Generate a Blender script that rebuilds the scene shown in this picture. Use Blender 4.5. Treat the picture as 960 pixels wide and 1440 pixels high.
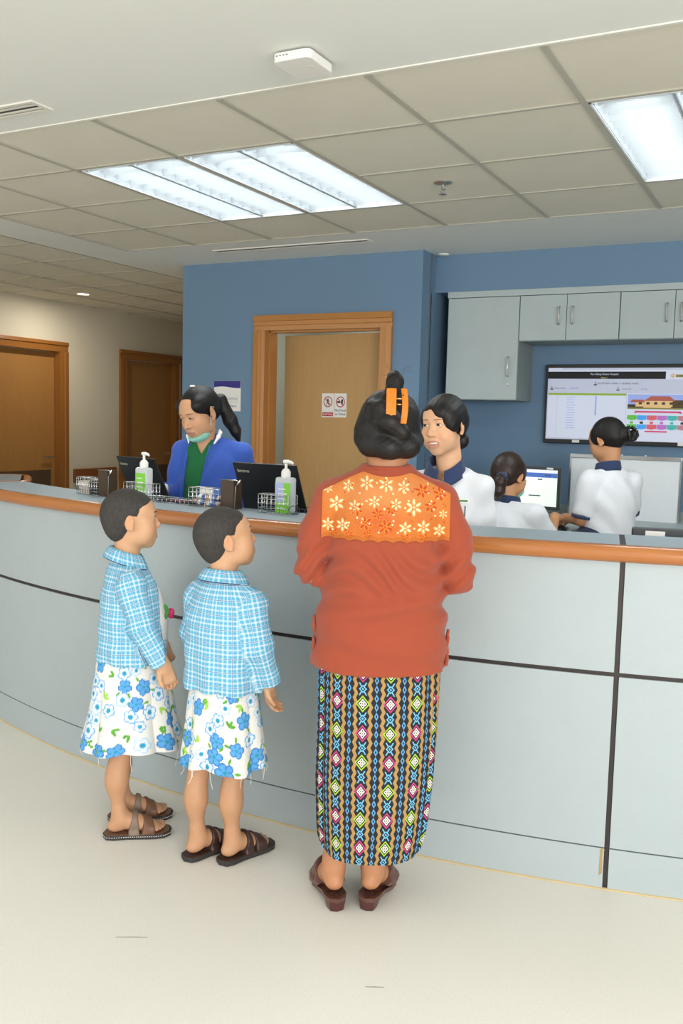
import bpy, bmesh, math, random
import numpy as np
from mathutils import Vector, Matrix

# ------------------------------------------------------------------ camera
scene = bpy.context.scene
for o in list(bpy.data.objects):
    bpy.data.objects.remove(o, do_unlink=True)
COL = scene.collection
IMG_W, IMG_H = 960, 1440
F_PX, YAW, PITCH, ROLL, EYE = 1301.75, 0.4759, -0.0976, 0.0258, 1.45
CEIL = 2.6035

def cam_matrix():
    cy, sy = math.cos(YAW), math.sin(YAW)
    cp, sp = math.cos(PITCH), math.sin(PITCH)
    cr, sr = math.cos(ROLL), math.sin(ROLL)
    R = (np.array([[cr, 0, sr], [0, 1, 0], [-sr, 0, cr]])
         @ np.array([[1, 0, 0], [0, cp, sp], [0, -sp, cp]])
         @ np.array([[cy, sy, 0], [-sy, cy, 0], [0, 0, 1]]))
    right, fwd, up = R[0], R[1], R[2]
    M = Matrix.Identity(4)
    for i in range(3):
        M[i][0], M[i][1], M[i][2] = right[i], up[i], -fwd[i]
    M[2][3] = EYE
    return M

cam_data = bpy.data.cameras.new('camera')
cam_data.sensor_fit = 'VERTICAL'
cam_data.sensor_height = 36.0
cam_data.sensor_width = 24.0
cam_data.lens = 36.0 * F_PX / IMG_H
cam_data.clip_start = 0.05
cam = bpy.data.objects.new('camera', cam_data)
COL.objects.link(cam)
cam.matrix_world = cam_matrix()
scene.camera = cam

# ------------------------------------------------------------------ light and exposure
world = bpy.data.worlds.new('lobby_daylight')
scene.world = world
world.use_nodes = True
bgn = world.node_tree.nodes['Background']
bgn.inputs['Color'].default_value = (1.0, 0.995, 0.975, 1)
bgn.inputs['Strength'].default_value = 0.92
scene.view_settings.view_transform = 'Standard'
scene.view_settings.look = 'None'
scene.view_settings.gamma = 1.0
scene.view_settings.use_curve_mapping = False
scene.view_settings.exposure = 0.78

def area_light(name, loc, target, sx, sy, power, color):
    ld = bpy.data.lights.new(name, 'AREA')
    ld.shape = 'RECTANGLE'
    ld.size, ld.size_y = sx, sy
    ld.energy = power
    ld.color = color
    lo = bpy.data.objects.new(name, ld)
    COL.objects.link(lo)
    lo.location = loc
    lo.rotation_euler = (Vector(target) - Vector(loc)).to_track_quat('-Z', 'Y').to_euler()
    return lo
# daylight from the glazed lobby front, behind and to the right of the visitors
area_light('lobby_window_light', (3.6, -2.6, 1.75), (-1.2, 3.0, 0.9), 3.2, 1.7, 170, (1.0, 0.98, 0.95))

# ------------------------------------------------------------------ small helpers
def lin(c):
    if isinstance(c, str):
        c = c.lstrip('#')
        c = [int(c[i:i + 2], 16) / 255 for i in (0, 2, 4)]
    return tuple(x / 12.92 if x <= 0.04045 else ((x + 0.055) / 1.055) ** 2.4 for x in c)

class X:
    """arithmetic on shader sockets: builds Math nodes"""
    tree = None
    def __init__(s, v): s.v = v
    @staticmethod
    def op(name, *args):
        n = X.tree.nodes.new('ShaderNodeMath')
        n.operation = name
        for i, a in enumerate(args):
            a = a.v if isinstance(a, X) else a
            if isinstance(a, (int, float)):
                n.inputs[i].default_value = float(a)
            else:
                X.tree.links.new(a, n.inputs[i])
        return X(n.outputs[0])
    def __add__(s, o): return X.op('ADD', s, o)
    __radd__ = __add__
    def __sub__(s, o): return X.op('SUBTRACT', s, o)
    def __rsub__(s, o): return X.op('SUBTRACT', o, s)
    def __mul__(s, o): return X.op('MULTIPLY', s, o)
    __rmul__ = __mul__
    def __truediv__(s, o): return X.op('DIVIDE', s, o)
    def __lt__(s, o): return X.op('LESS_THAN', s, o)
    def __gt__(s, o): return X.op('GREATER_THAN', s, o)
    def abs(s): return X.op('ABSOLUTE', s)
    def floor(s): return X.op('FLOOR', s)
    def fract(s): return X.op('FRACT', s)
    def sin(s): return X.op('SINE', s)
    def max(s, o): return X.op('MAXIMUM', s, o)
    def min(s, o): return X.op('MINIMUM', s, o)
    def mod2(s): return X.op('FLOORED_MODULO', s, 2.0)

def mixc(fac, a, b):
    n = X.tree.nodes.new('ShaderNodeMix')
    n.data_type = 'RGBA'
    f = fac.v if isinstance(fac, X) else fac
    if isinstance(f, (int, float)): n.inputs[0].default_value = f
    else: X.tree.links.new(f, n.inputs[0])
    for i, c in ((6, a), (7, b)):
        if isinstance(c, tuple): n.inputs[i].default_value = (*c[:3], 1)
        else: X.tree.links.new(c, n.inputs[i])
    return n.outputs[2]

def new_mat(name, rough=0.5, metal=0.0, spec=0.5):
    m = bpy.data.materials.new(name)
    m.use_nodes = True
    X.tree = m.node_tree
    b = m.node_tree.nodes['Principled BSDF']
    b.inputs['Roughness'].default_value = rough
    b.inputs['Metallic'].default_value = metal
    b.inputs['Specular IOR Level'].default_value = spec
    return m, b

def coords(kind='Object'):
    return X.tree.nodes.new('ShaderNodeTexCoord').outputs[kind]

def noise(vec, scale, detail=3.0, rough=0.5, stretch=None):
    t = X.tree
    if stretch is not None:
        mp = t.nodes.new('ShaderNodeMapping')
        mp.inputs['Scale'].default_value = stretch
        t.links.new(vec, mp.inputs['Vector'])
        vec = mp.outputs[0]
    n = t.nodes.new('ShaderNodeTexNoise')
    n.inputs['Scale'].default_value = scale
    n.inputs['Detail'].default_value = detail
    n.inputs['Roughness'].default_value = rough
    t.links.new(vec, n.inputs['Vector'])
    return X(n.outputs['Fac'])

def bump(b, h, strength=0.2, dist=0.01):
    n = X.tree.nodes.new('ShaderNodeBump')
    n.inputs['Strength'].default_value = strength
    n.inputs['Distance'].default_value = dist
    X.tree.links.new(h.v, n.inputs['Height'])
    X.tree.links.new(n.outputs[0], b.inputs['Normal'])

def setcol(b, c):
    if isinstance(c, tuple): b.inputs['Base Color'].default_value = (*c[:3], 1)
    else: X.tree.links.new(c, b.inputs['Base Color'])

def plain(name, c, rough=0.5, metal=0.0, spec=0.5, var=0.06, scale=30, bmp=0.0, stretch=None):
    """a procedural material: colour with slight noise variation and fine relief"""
    m, b = new_mat(name, rough, metal, spec)
    c = lin(c)
    co = coords()
    n = noise(co, scale, 3, .5, stretch)
    setcol(b, mixc(n, tuple(x * (1 - var) for x in c), tuple(min(1, x * (1 + var)) for x in c)))
    if bmp: bump(b, noise(co, scale * 3, 3, .6, stretch), bmp, 0.004)
    return m

def wood(name, c1, c2, grain_axis='z', scale=14, rough=0.4):
    m, b = new_mat(name, rough)
    st = {'z': (1, 1, .035), 'x': (.035, 1, 1), 'y': (1, .035, 1)}[grain_axis]
    co = coords()
    n1 = noise(co, scale * 2.2, 4, .6, st)
    n2 = noise(co, scale * 9, 2, .5, st)
    f = (n1 * .7 + n2 * .45 - .08)
    f = f.max(0.0).min(1.0)
    setcol(b, mixc(f, lin(c1), lin(c2)))
    bump(b, n2, .05, .002)
    return m

def emit(name, c, strength):
    m, b = new_mat(name, .6)
    c = lin(c)
    setcol(b, c)
    b.inputs['Emission Color'].default_value = (*c, 1)
    b.inputs['Emission Strength'].default_value = strength
    return m

# ------------------------------------------------------------------ mesh helpers
def link(o, parent=None):
    COL.objects.link(o)
    if parent is not None: o.parent = parent
    return o

def mesh_obj(name, verts, faces, mat, parent=None, smooth=False, loc=None, rot=None):
    me = bpy.data.meshes.new(name)
    me.from_pydata([tuple(map(float, v)) for v in verts], [], [tuple(int(i) for i in f) for f in faces])
    me.update()
    if smooth: me.polygons.foreach_set('use_smooth', [True] * len(me.polygons))
    if mat: me.materials.append(mat)
    o = bpy.data.objects.new(name, me)
    if loc is not None: o.location = loc
    if rot is not None: o.rotation_euler = rot
    return link(o, parent)

class MB:
    """collects shapes, builds one mesh object"""
    def __init__(s): s.v = []; s.f = []
    def add(s, v, f):
        n = len(s.v); s.v += [tuple(p) for p in v]; s.f += [tuple(i + n for i in q) for q in f]; return s
    def box(s, x0, x1, y0, y1, z0, z1):
        v = [(x, y, z) for z in (z0, z1) for y in (y0, y1) for x in (x0, x1)]
        return s.add(v, [(0, 2, 3, 1), (4, 5, 7, 6), (0, 1, 5, 4), (2, 6, 7, 3), (0, 4, 6, 2), (1, 3, 7, 5)])
    def obox(s, M, sx, sy, sz):
        v = [M @ Vector((x * sx / 2, y * sy / 2, z * sz / 2)) for z in (-1, 1) for y in (-1, 1) for x in (-1, 1)]
        return s.add(v, [(0, 2, 3, 1), (4, 5, 7, 6), (0, 1, 5, 4), (2, 6, 7, 3), (0, 4, 6, 2), (1, 3, 7, 5)])
    def tube(s, pts, r, n=8, caps=True):
        pts = [Vector(p) for p in pts]
        rr = r if isinstance(r, (list, tuple)) else [r] * len(pts)
        up = None; rings = []
        for i, p in enumerate(pts):
            t = (pts[min(i + 1, len(pts) - 1)] - pts[max(i - 1, 0)])
            t = t.normalized() if t.length > 1e-9 else Vector((0, 0, 1))
            if up is None:
                up = t.orthogonal().normalized()
            up = (up - t * up.dot(t))
            up = up.normalized() if up.length > 1e-6 else t.orthogonal().normalized()
            b = t.cross(up)
            rings.append([p + (up * math.cos(a) + b * math.sin(a)) * rr[i] for a in (2 * math.pi * k / n for k in range(n))])
        v = [p for rg in rings for p in rg]; f = []
        for i in range(len(rings) - 1):
            for k in range(n):
                f.append((i * n + k, i * n + (k + 1) % n, (i + 1) * n + (k + 1) % n, (i + 1) * n + k))
        if caps:
            f.append(tuple(range(n))[::-1]); f.append(tuple((len(rings) - 1) * n + k for k in range(n)))
        return s.add(v, f)
    def lathe(s, prof, n=20, c=(0, 0, 0), sx=1, sy=1):
        v = []; f = []
        for r, z in prof:
            for k in range(n):
                a = 2 * math.pi * k / n
                v.append((c[0] + r * sx * math.cos(a), c[1] + r * sy * math.sin(a), c[2] + z))
        for i in range(len(prof) - 1):
            for k in range(n):
                f.append((i * n + k, i * n + (k + 1) % n, (i + 1) * n + (k + 1) % n, (i + 1) * n + k))
        f.append(tuple(range(n))[::-1]); f.append(tuple((len(prof) - 1) * n + k for k in range(n)))
        return s.add(v, f)
    def prism(s, poly, axis, a0, a1):
        n = len(poly)
        def P(p, a):
            return {'x': (a, p[0], p[1]), 'y': (p[0], a, p[1]), 'z': (p[0], p[1], a)}[axis]
        v = [P(p, a0) for p in poly] + [P(p, a1) for p in poly]
        f = [tuple(range(n))[::-1], tuple(range(n, 2 * n))] + [(k, (k + 1) % n, n + (k + 1) % n, n + k) for k in range(n)]
        return s.add(v, f)
    def build(s, name, mat, parent=None, smooth=False, bevel=0, loc=None, rot=None, fix=True):
        me = bpy.data.meshes.new(name)
        bm = bmesh.new()
        vs = [bm.verts.new(p) for p in s.v]
        for q in s.f:
            try: bm.faces.new([vs[i] for i in q])
            except ValueError: pass
        if fix: bmesh.ops.recalc_face_normals(bm, faces=bm.faces)
        if bevel:
            bmesh.ops.bevel(bm, geom=list(bm.edges), offset=bevel, segments=2, affect='EDGES', profile=.5, clamp_overlap=True)
        if smooth:
            for q in bm.faces: q.smooth = True
        bm.to_mesh(me); bm.free()
        if smooth and smooth != 'all':
            me.set_sharp_from_angle(angle=math.radians(40))
        if mat: me.materials.append(mat)
        o = bpy.data.objects.new(name, me)
        if loc is not None: o.location = loc
        if rot is not None: o.rotation_euler = rot
        return link(o, parent)

def bx(name, mat, parent, x0, x1, y0, y1, z0, z1, bevel=0, **k):
    return MB().box(x0, x1, y0, y1, z0, z1).build(name, mat, parent, bevel=bevel, **k)

def tag(o, label, cat, group=None):
    o['label'] = label; o['category'] = cat
    if group: o['group'] = group
    return o

def thing(name, label, cat, loc=(0, 0, 0), rz=0.0, group=None):
    o = bpy.data.objects.new(name, None)
    o.empty_display_size = 0.1
    o.location = loc; o.rotation_euler = (0, 0, rz)
    link(o)
    return tag(o, label, cat, group)

def struct(o):
    o['kind'] = 'structure'
    return o

def copy_tree(o, parent=None):
    c = o.copy(); COL.objects.link(c); c.parent = parent
    for ch in list(o.children): copy_tree(ch, c)
    return c

def text(name, body, size, mat, parent, loc, rot=(math.pi / 2, 0, 0), align='CENTER', extrude=0.0004, shear=0):
    cu = bpy.data.curves.new(name, 'FONT')
    cu.body = body; cu.size = size; cu.align_x = align; cu.align_y = 'CENTER'
    cu.extrude = extrude; cu.resolution_u = 3; cu.shear = shear
    tmp = bpy.data.objects.new(name + '_tmp', cu)
    COL.objects.link(tmp)
    dg = bpy.context.evaluated_depsgraph_get()
    me = bpy.data.meshes.new_from_object(tmp.evaluated_get(dg))
    bpy.data.objects.remove(tmp, do_unlink=True)
    me.name = name
    me.materials.clear(); me.materials.append(mat)
    o = bpy.data.objects.new(name, me)
    o.location = loc; o.rotation_euler = rot
    return link(o, parent)

# ------------------------------------------------------------------ materials of the room
M = {}
def floor_material():
    m, b = new_mat('vinyl_floor', .42)
    co = coords()
    n1 = noise(co, 1.3, 3, .5); n2 = noise(co, 260, 2, .6); n3 = noise(co, 35, 3, .6)
    c = mixc(n1, lin('#dedace'), lin('#e8e5db'))
    c = mixc((n2 > .62) * .35, c, lin('#b9b4a4'))
    c = mixc((n3 > .70) * .15, c, lin('#c3bda9'))
    setcol(b, c)
    bump(b, n2, .03, .002)
    return m
M['floor'] = floor_material()
M['plaster'] = plain('ceiling_plaster', '#e4e6e1', .9, var=.02, scale=3)
def tile_material():
    m, b = new_mat('mineral_tile', .95, spec=.1)
    co = coords('Object')
    n = noise(co, 420, 2, .7); n1 = noise(co, 6, 2)
    c = mixc(n1, lin('#dbd7c6'), lin('#e2decf'))
    setcol(b, mixc((n > .66) * .35, c, lin('#c4c0ae')))
    bump(b, n, .15, .002)
    return m
M['tile'] = tile_material()
M['grid'] = plain('painted_grid_bar', '#b5b2a4', .5, var=.03)
M['angle'] = plain('white_trim', '#e6e4da', .4, var=.02)
M['blue'] = plain('blue_wall_paint', '#6d8ba6', .75, var=.03, scale=4, bmp=.06)
M['beige'] = plain('beige_wall_paint', '#c9c1ae', .8, var=.03, scale=3, bmp=.05)
M['store'] = plain('pale_green_wall_paint', '#c2cec8', .8, var=.03, scale=3)
M['white_paint'] = plain('white_wall_paint', '#dad9d2', .8, var=.02, scale=3)
M['door_oak'] = wood('oak_veneer', '#b08a55', '#c7a06a', 'z', 22, .45)
M['door_brown'] = wood('dark_oak_veneer', '#8a6032', '#a8783f', 'z', 22, .45)
M['frame_wood'] = wood('varnished_frame_wood', '#a9713a', '#cb9152', 'z', 10, .3)
M['frame_wood_x'] = wood('varnished_head_wood', '#a9713a', '#cb9152', 'x', 10, .3)
M['frame_dark'] = wood('dark_frame_wood', '#7d4d1e', '#9d672e', 'z', 10, .35)
M['frame_dark_y'] = wood('dark_head_wood', '#7d4d1e', '#9d672e', 'y', 10, .35)
M['dark_panel'] = plain('dark_kick_panel', '#4a3a28', .5, var=.1)
M['rail_wood'] = wood('bumper_rail_wood', '#6e3c1c', '#8a4f27', 'y', 10, .4)
def laminate(name, c):
    m, b = new_mat(name, .5)
    co = coords()
    n = noise(co, 120, 3, .7); n1 = noise(co, 7, 3, .6)
    c = lin(c)
    cc = mixc(n1, tuple(x * .95 for x in c), tuple(x * 1.04 for x in c))
    setcol(b, mixc((n > .6) * .25, cc, tuple(x * .86 for x in c)))
    bump(b, n, .05, .001)
    return m
M['laminate'] = laminate('grey_laminate_front', '#a6b1b3')
M['cabinet'] = laminate('pale_grey_laminate_cabinet', '#b2bfc0')
M['cabinet_side'] = laminate('grey_laminate_carcass', '#8d9795')
M['worktop'] = laminate('blue_grey_laminate_top', '#93a3ab')
def nosing_material():
    m, b = new_mat('varnished_wood_nosing', .22)
    at = X.tree.nodes.new('ShaderNodeAttribute'); at.attribute_name = 'cuv'
    n1 = noise(at.outputs['Vector'], 40, 4, .6, (.05, 1, 1)); n2 = noise(at.outputs['Vector'], 160, 2, .6, (.04, 1, 1))
    f = (n1 * .75 + n2 * .4 - .1).max(0.0).min(1.0)
    setcol(b, mixc(f, lin('#94542a'), lin('#c28248')))
    return m
M['nosing'] = nosing_material()
M['seam'] = plain('dark_rubber_seam', '#2c2624', .5, var=.1)
M['sealant'] = plain('yellowed_sealant', '#c9b588', .6, var=.15, scale=12)
M['steel'] = plain('brushed_steel', '#c3c3c0', .28, 1.0, var=.03, scale=200)
M['chrome'] = plain('chrome_wire', '#d8dadb', .15, 1.0, var=.02)
M['black'] = plain('black_plastic', '#17181a', .4, var=.08)
M['darkgrey'] = plain('dark_grey_plastic', '#3b3d40', .45, var=.06)
M['white_plastic'] = plain('white_plastic', '#e9e9e4', .4, var=.02)
M['paper'] = plain('white_paper', '#ecebe6', .7, var=.02)
M['alu'] = plain('louvre_aluminium', '#b4bcc0', .4, .3, var=.01)
M['reflector'] = plain('white_reflector', '#eef3f5', .45, .2, var=.01)
M['tube'] = emit('lit_fluorescent_tube', '#f6faff', 4.5)
M['lamp_disc'] = emit('lit_downlight', '#ffe9c4', 6.0)

# ------------------------------------------------------------------ floor
fl = mesh_obj('floor', [(-8.2, -4.2, 0), (4.2, -4.2, 0), (4.2, 10.5, 0), (-8.2, 10.5, 0), (-8.2, -4.2, -.1), (4.2, -4.2, -.1), (4.2, 10.5, -.1), (-8.2, 10.5, -.1)],
              [(0, 1, 2, 3), (7, 6, 5, 4), (0, 4, 5, 1), (1, 5, 6, 2), (2, 6, 7, 3), (3, 7, 4, 0)], M['floor'])
struct(fl)
M['scuff'] = plain('grey_scuff', '#a7a294', .6, var=.15)
for (x, y, a, l) in ((-1.62, 1.93, .5, .09), (-.62, 1.96, .1, .07), (-.93, 2.06, .45, .05)):
    MB().add([(-l / 2, -.0022, .0004), (l / 2, -.0012, .0004), (l / 2, .0015, .0004), (0, .003, .0004), (-l / 2, .001, .0004)], [(0, 1, 2, 3, 4)]).build('scuff_mark', M['scuff'], fl, loc=(x, y, 0), rot=(0, 0, a))

# ------------------------------------------------------------------ walls
def wall_boxes(name, mat, boxes):
    mb = MB()
    for q in boxes: mb.box(*q)
    return struct(mb.build(name, mat))
XD0, XD1 = -3.68, -2.745          # opening of the blue wall's door
wall_boxes('wall_back', M['blue'], [(-4.43, XD0, 5.85, 6.0, 0, CEIL + .1), (XD1, -2.45, 5.85, 6.0, 0, CEIL + .1), (XD0, XD1, 5.85, 6.0, 2.10, CEIL + .1)])
wall_boxes('wall_return', M['blue'], [(-2.6, -2.45, 6.0, 6.6, 0, CEIL + .1)])
wall_boxes('wall_alcove', M['blue'], [(-2.45, 2.6, 6.45, 6.6, 0, 2.35), (-2.45, 2.6, 6.09, 6.6, 2.352, CEIL + .1)])
wall_boxes('wall_right_blocker', M['white_paint'], [(2.6, 2.75, 3.0, 6.6, 0, CEIL + .1)])  # unseen wall, added to keep sky light out of the alcove
wall_boxes('wall_corridor', M['beige'], [(-4.43, -4.28, 6.0, 10.3, 0, CEIL + .1)])
wall_boxes('wall_far', M['beige'], [(-7.3, -4.28, 10.3, 10.45, 0, CEIL + .1)])
wall_boxes('wall_left', M['beige'], [(-7.3, -7.15, 0.5, 6.42, 0, CEIL + .1), (-7.3, -7.15, 7.325, 8.385, 0, CEIL + .1), (-7.3, -7.15, 9.29, 10.3, 0, CEIL + .1),
                                      (-7.3, -7.15, 6.42, 7.325, 2.10, CEIL + .1), (-7.3, -7.15, 8.385, 9.29, 2.10, CEIL + .1)])
wall_boxes('wall_store', M['store'], [(-4.28, -2.45, 7.6, 7.7, 0, CEIL), (-2.6, -2.45, 6.6, 7.6, 0, CEIL)])
struct(bx('trim_1', M['steel'], None, -2.447, -2.441, 5.985, 6.0, .0, CEIL - .002))
# wooden bumper rail between the corridor doors
struct(bx('trim_2', M['rail_wood'], None, -7.149, -7.115, 7.53, 8.2, .715, .865, bevel=.008))

# ------------------------------------------------------------------ doors
def casing(mb_prof, name, mat, parent, axis, a0, a1):
    return MB().prism(mb_prof, axis, a0, a1).build(name, mat, parent)
d3 = bpy.data.objects.new('door_3', None); link(d3); struct(d3)
def jamb(sign, x, name):
    # profile in x,y : casing on the wall face with steps, then the lining through the wall
    s = sign
    P = [(x + s * .09, 5.849), (x + s * .09, 5.822), (x + s * .055, 5.815), (x + s * .05, 5.826), (x + s * .03, 5.826), (x + s * .026, 5.834), (x - s * .002, 5.836), (x - s * .002, 5.9), (x - s * .012, 5.9), (x - s * .012, 6.0), (x + s * .0001, 6.0), (x + s * .0001, 5.849)]
    return MB().prism(P, 'z', 0, 2.10).build(name, M['frame_wood'], d3)
jamb(-1, XD0, 'side_jamb'); jamb(1, XD1, 'side_jamb')
PZ = [(5.849, 2.10 + .105), (5.822, 2.10 + .105), (5.815, 2.165), (5.826, 2.16), (5.826, 2.135), (5.834, 2.128), (5.836, 2.098), (5.9, 2.098), (5.9, 2.088), (6.0, 2.088), (6.0, 2.0999), (5.849, 2.0999)]
MB().prism(PZ, 'x', XD0 - .09, XD1 + .09).build('head_jamb', M['frame_wood_x'], d3)
th = math.radians(7.2)
leaf = bx('door_leaf', M['door_oak'], d3, -.915, 0, -.04, 0, .01, 2.083, bevel=.002, loc=(XD1 - .004, 6.03, 0), rot=(0, 0, -th))
MB().tube([(-.855, -.04, 1.0), (-.855, -.085, 1.0)], .011, 12).tube([(-.855, -.085, 1.0), (-.73, -.085, 1.0)], .009, 12).build('lever_handle', M['steel'], leaf, smooth=True)
MB().lathe([(.026, 0), (.026, .006), (.02, .008)], 20).build('handle_rose', M['steel'], leaf, smooth=True, loc=(-.855, -.04, 1.0), rot=(math.pi / 2, 0, 0))
# safety stickers on the leaf
M['red'] = plain('sign_red', '#b3262e', .5, var=.04)
M['ink'] = plain('sign_black', '#23262b', .6, var=.04)
M['teal_ink'] = plain('sign_teal', '#1e4c58', .6, var=.04)
def sticker(x, z, w, h, kind):
    s = bx('safety_sticker', M['paper'], leaf, x - w / 2, x + w / 2, -.0415, -.0402, z - h / 2, z + h / 2)
    y = -.042
    def flat(name, mat, mb, zz=0): return mb.build(name, mat, s, loc=(x, y, z))
    r, rc = .040, .026
    n = 28
    v = []; f = []
    for k in range(n):
        a = 2 * math.pi * k / n
        v += [(r * math.cos(a), 0, rc + r * math.sin(a)), ((r - .007) * math.cos(a), 0, rc + (r - .007) * math.sin(a))]
    for k in range(n): j = (k + 1) % n; f.append((2 * k, 2 * j, 2 * j + 1, 2 * k + 1))
    MB().add(v, f).build('prohibition_ring', M['red'], s, loc=(x, y, z))
    c = .7071 * (r - .003)
    MB().obox(Matrix.Translation((0, 0, rc)) @ Matrix.Rotation(math.radians(45), 4, 'Y'), 2 * r - .008, .0008, .006).build('prohibition_bar', M['red'], s, loc=(x, y - .0004, z))
    p = MB()
    if kind == 0:   # walking figure
        p.lathe([(.0045, -.0004), (.0045, .0004)], 10, (0, 0, 0))
        fig = MB()
        fig.lathe([(.0048, -.0003), (.0048, .0003)], 10)
        hd = fig.build('figure_head', M['ink'], s, loc=(x, y, z + rc + .021), rot=(math.pi / 2, 0, 0))
        q = MB()
        for a, b, wd in (((0, .015), (-.002, -.002), .011), ((-.002, -.002), (-.012, -.024), .006), ((0, -.002), (.010, -.024), .006), ((0, .013), (.012, .002), .0045), ((0, .013), (-.012, .004), .0045)):
            dx, dz = b[0] - a[0], b[1] - a[1]; L = math.hypot(dx, dz)
            q.obox(Matrix.Translation(((a[0] + b[0]) / 2, 0, rc + (a[1] + b[1]) / 2)) @ Matrix.Rotation(-math.atan2(dz, dx), 4, 'Y'), L + wd * .6, .0006, wd)
        q.build('walking_figure', M['ink'], s, loc=(x, y, z))
        bx('red_band', M['red'], s, x - w * .44, x + w * .44, y - .0004, y + .0003, z - h * .5 + .008, z - h * .5 + .036)
        text('lettering', 'Staff Only', .021, M['paper'], s, (x, y - .0008, z - h * .5 + .022))
    else:
        q = MB().box(-.028, -.004, -.0003, .0003, rc - .010, rc - .002).box(-.030, -.002, -.0003, .0003, rc - .0008, rc + .006)
        q.prism([(.006, rc + .016), (.024, rc + .020), (.020, rc - .022), (.010, rc - .022)], 'y', -.0003, .0003)
        q.build('food_and_cup_pictogram', M['ink'], s, loc=(x, y, z))
        text('lettering', 'No Food', .026, M['teal_ink'], s, (x, y - .0004, z - .036))
        text('lettering', 'or Drink', .026, M['teal_ink'], s, (x, y - .0004, z - .064))
sticker(-.505, 1.565, .108, .175, 0)
sticker(-.393, 1.565, .108, .175, 1)

def corridor_door(name, y0, y1):
    d = bpy.data.objects.new(name, None); link(d); struct(d)
    x = -7.15
    for s, y in ((-1, y0), (1, y1)):
        P = [(x + .001, y + s * .12), (x + .03, y + s * .12), (x + .036, y + s * .07), (x + .022, y + s * .065), (x + .022, y - s * .002), (x - .14, y - s * .002), (x - .14, y + s * .0001), (x + .001, y + s * .0001)]
        MB().prism(P, 'z', 0, 2.10).build('side_jamb', M['frame_dark'], d)
    P = [(x + .001, 2.20), (x + .03, 2.20), (x + .036, 2.165), (x + .022, 2.16), (x + .022, 2.098), (x - .14, 2.098), (x - .14, 2.0999), (x + .001, 2.0999)]
    MB().prism([(a, b) for a, b in P], 'y', y0 - .12, y1 + .12).build('head_jamb', M['frame_dark_y'], d)
    lf = bx('door_leaf', M['door_brown'], d, x - .10, x - .06, y0 + .004, y1 - .004, .01, 2.095)
    bx('kick_panel', M['dark_panel'], lf, x - .0599, x - .055, y0 + .1, y1 - .06, .12, .865)
    MB().tube([(x - .06, y1 - .07, 1.0), (x - .02, y1 - .07, 1.0), (x - .02, y1 - .19, 1.0)], .009, 10).build('lever_handle', M['steel'], lf, smooth=True)
corridor_door('door_1', 6.42, 7.325)
corridor_door('door_2', 8.385, 9.29)

# things in the store room seen through the gap
nb = thing('notice_board', 'pale notice board with papers seen through the door gap', 'notice board', (-3.85, 7.595, 1.25))
bx('board', M['white_plastic'], nb, -.26, .26, -.02, 0, 0, .62)
for i, (x, z, w, h) in enumerate(((-.15, .36, .17, .23), (.06, .36, .17, .23), (-.13, .08, .2, .22), (.1, .1, .16, .2))):
    p = bx('pinned_paper', M['paper'], nb, x - w / 2, x + w / 2, -.0225, -.0205, z, z + h)
    for k in range(4):
        bx('print_mark', M['ink'] if k != 2 else M['red'], p, x - w * .34, x - w * .34 + w * (.62 if k == 0 else .18), -.0235, -.0226, z + h * (.85 - .22 * k), z + h * (.85 - .22 * k) + .02)
hb = thing('wall_rack', 'small grey and black rack on the wall behind the door', 'rack', (-3.85, 7.598, .98))
bx('back_box', M['darkgrey'], hb, -.2, .0, -.06, 0, .08, .22)
bx('tray', M['black'], hb, -.2, .2, -.14, 0, 0, .06, bevel=.005)
st_l = bpy.data.lights.new('store_fill_light', 'AREA'); st_l.size = .6; st_l.energy = 5; st_l.color = (.95, 1, .97)  # unseen area light, added to brighten the room behind the door gap
so = bpy.data.objects.new('store_fill_light', st_l); link(so); so.location = (-3.3, 6.9, 2.55)

# sign on the blue wall
sg = thing('wall_sign', 'white wall sign with a purple top band on the blue wall', 'sign', (-4.005, 5.848, 1.505))
sb = bx('plate', M['paper'], sg, -.12, .12, -.006, 0, 0, .226, bevel=.001)
M['purple'] = plain('sign_purple', '#2f2a86', .5, var=.06)
M['signblue'] = plain('sign_blue_ink', '#3b4675', .6, var=.05)
mbp = MB(); n = 14
top = [(-.119 + .238 * k / n, .225) for k in range(n + 1)]
bot = [(-.119 + .238 * k / n, .178 + .006 * math.sin(k / n * 5.2)) for k in range(n + 1)]
mbp.prism(top + bot[::-1], 'y', -.0075, -.0062); mbp.build('purple_band', M['purple'], sg)
random.seed(4)
q = MB()
for k in range(9):
    cx = -.045 + k * .017; r = .0065
    pts = [(cx + r * math.cos(a), -.0068, .092 + (r * 1.2) * math.sin(a) + random.uniform(-.002, .002)) for a in np.linspace(random.uniform(0, 2), random.uniform(4.5, 6.2), 9)]
    q.tube(pts, .0013, 5)
q.tube([(-.045 + .017 * 2, -.0068, .085), (-.045 + .017 * 2, -.0068, .074)], .0013, 5)
q.build('script_line', M['signblue'], sg)
bx('rule_line', M['signblue'], sg, -.05, .1, -.0068, -.0061, .068, .0695)
text('lettering', 'Pay Here', .026, M['signblue'], sg, (.035, -.0066, .038))

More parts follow.
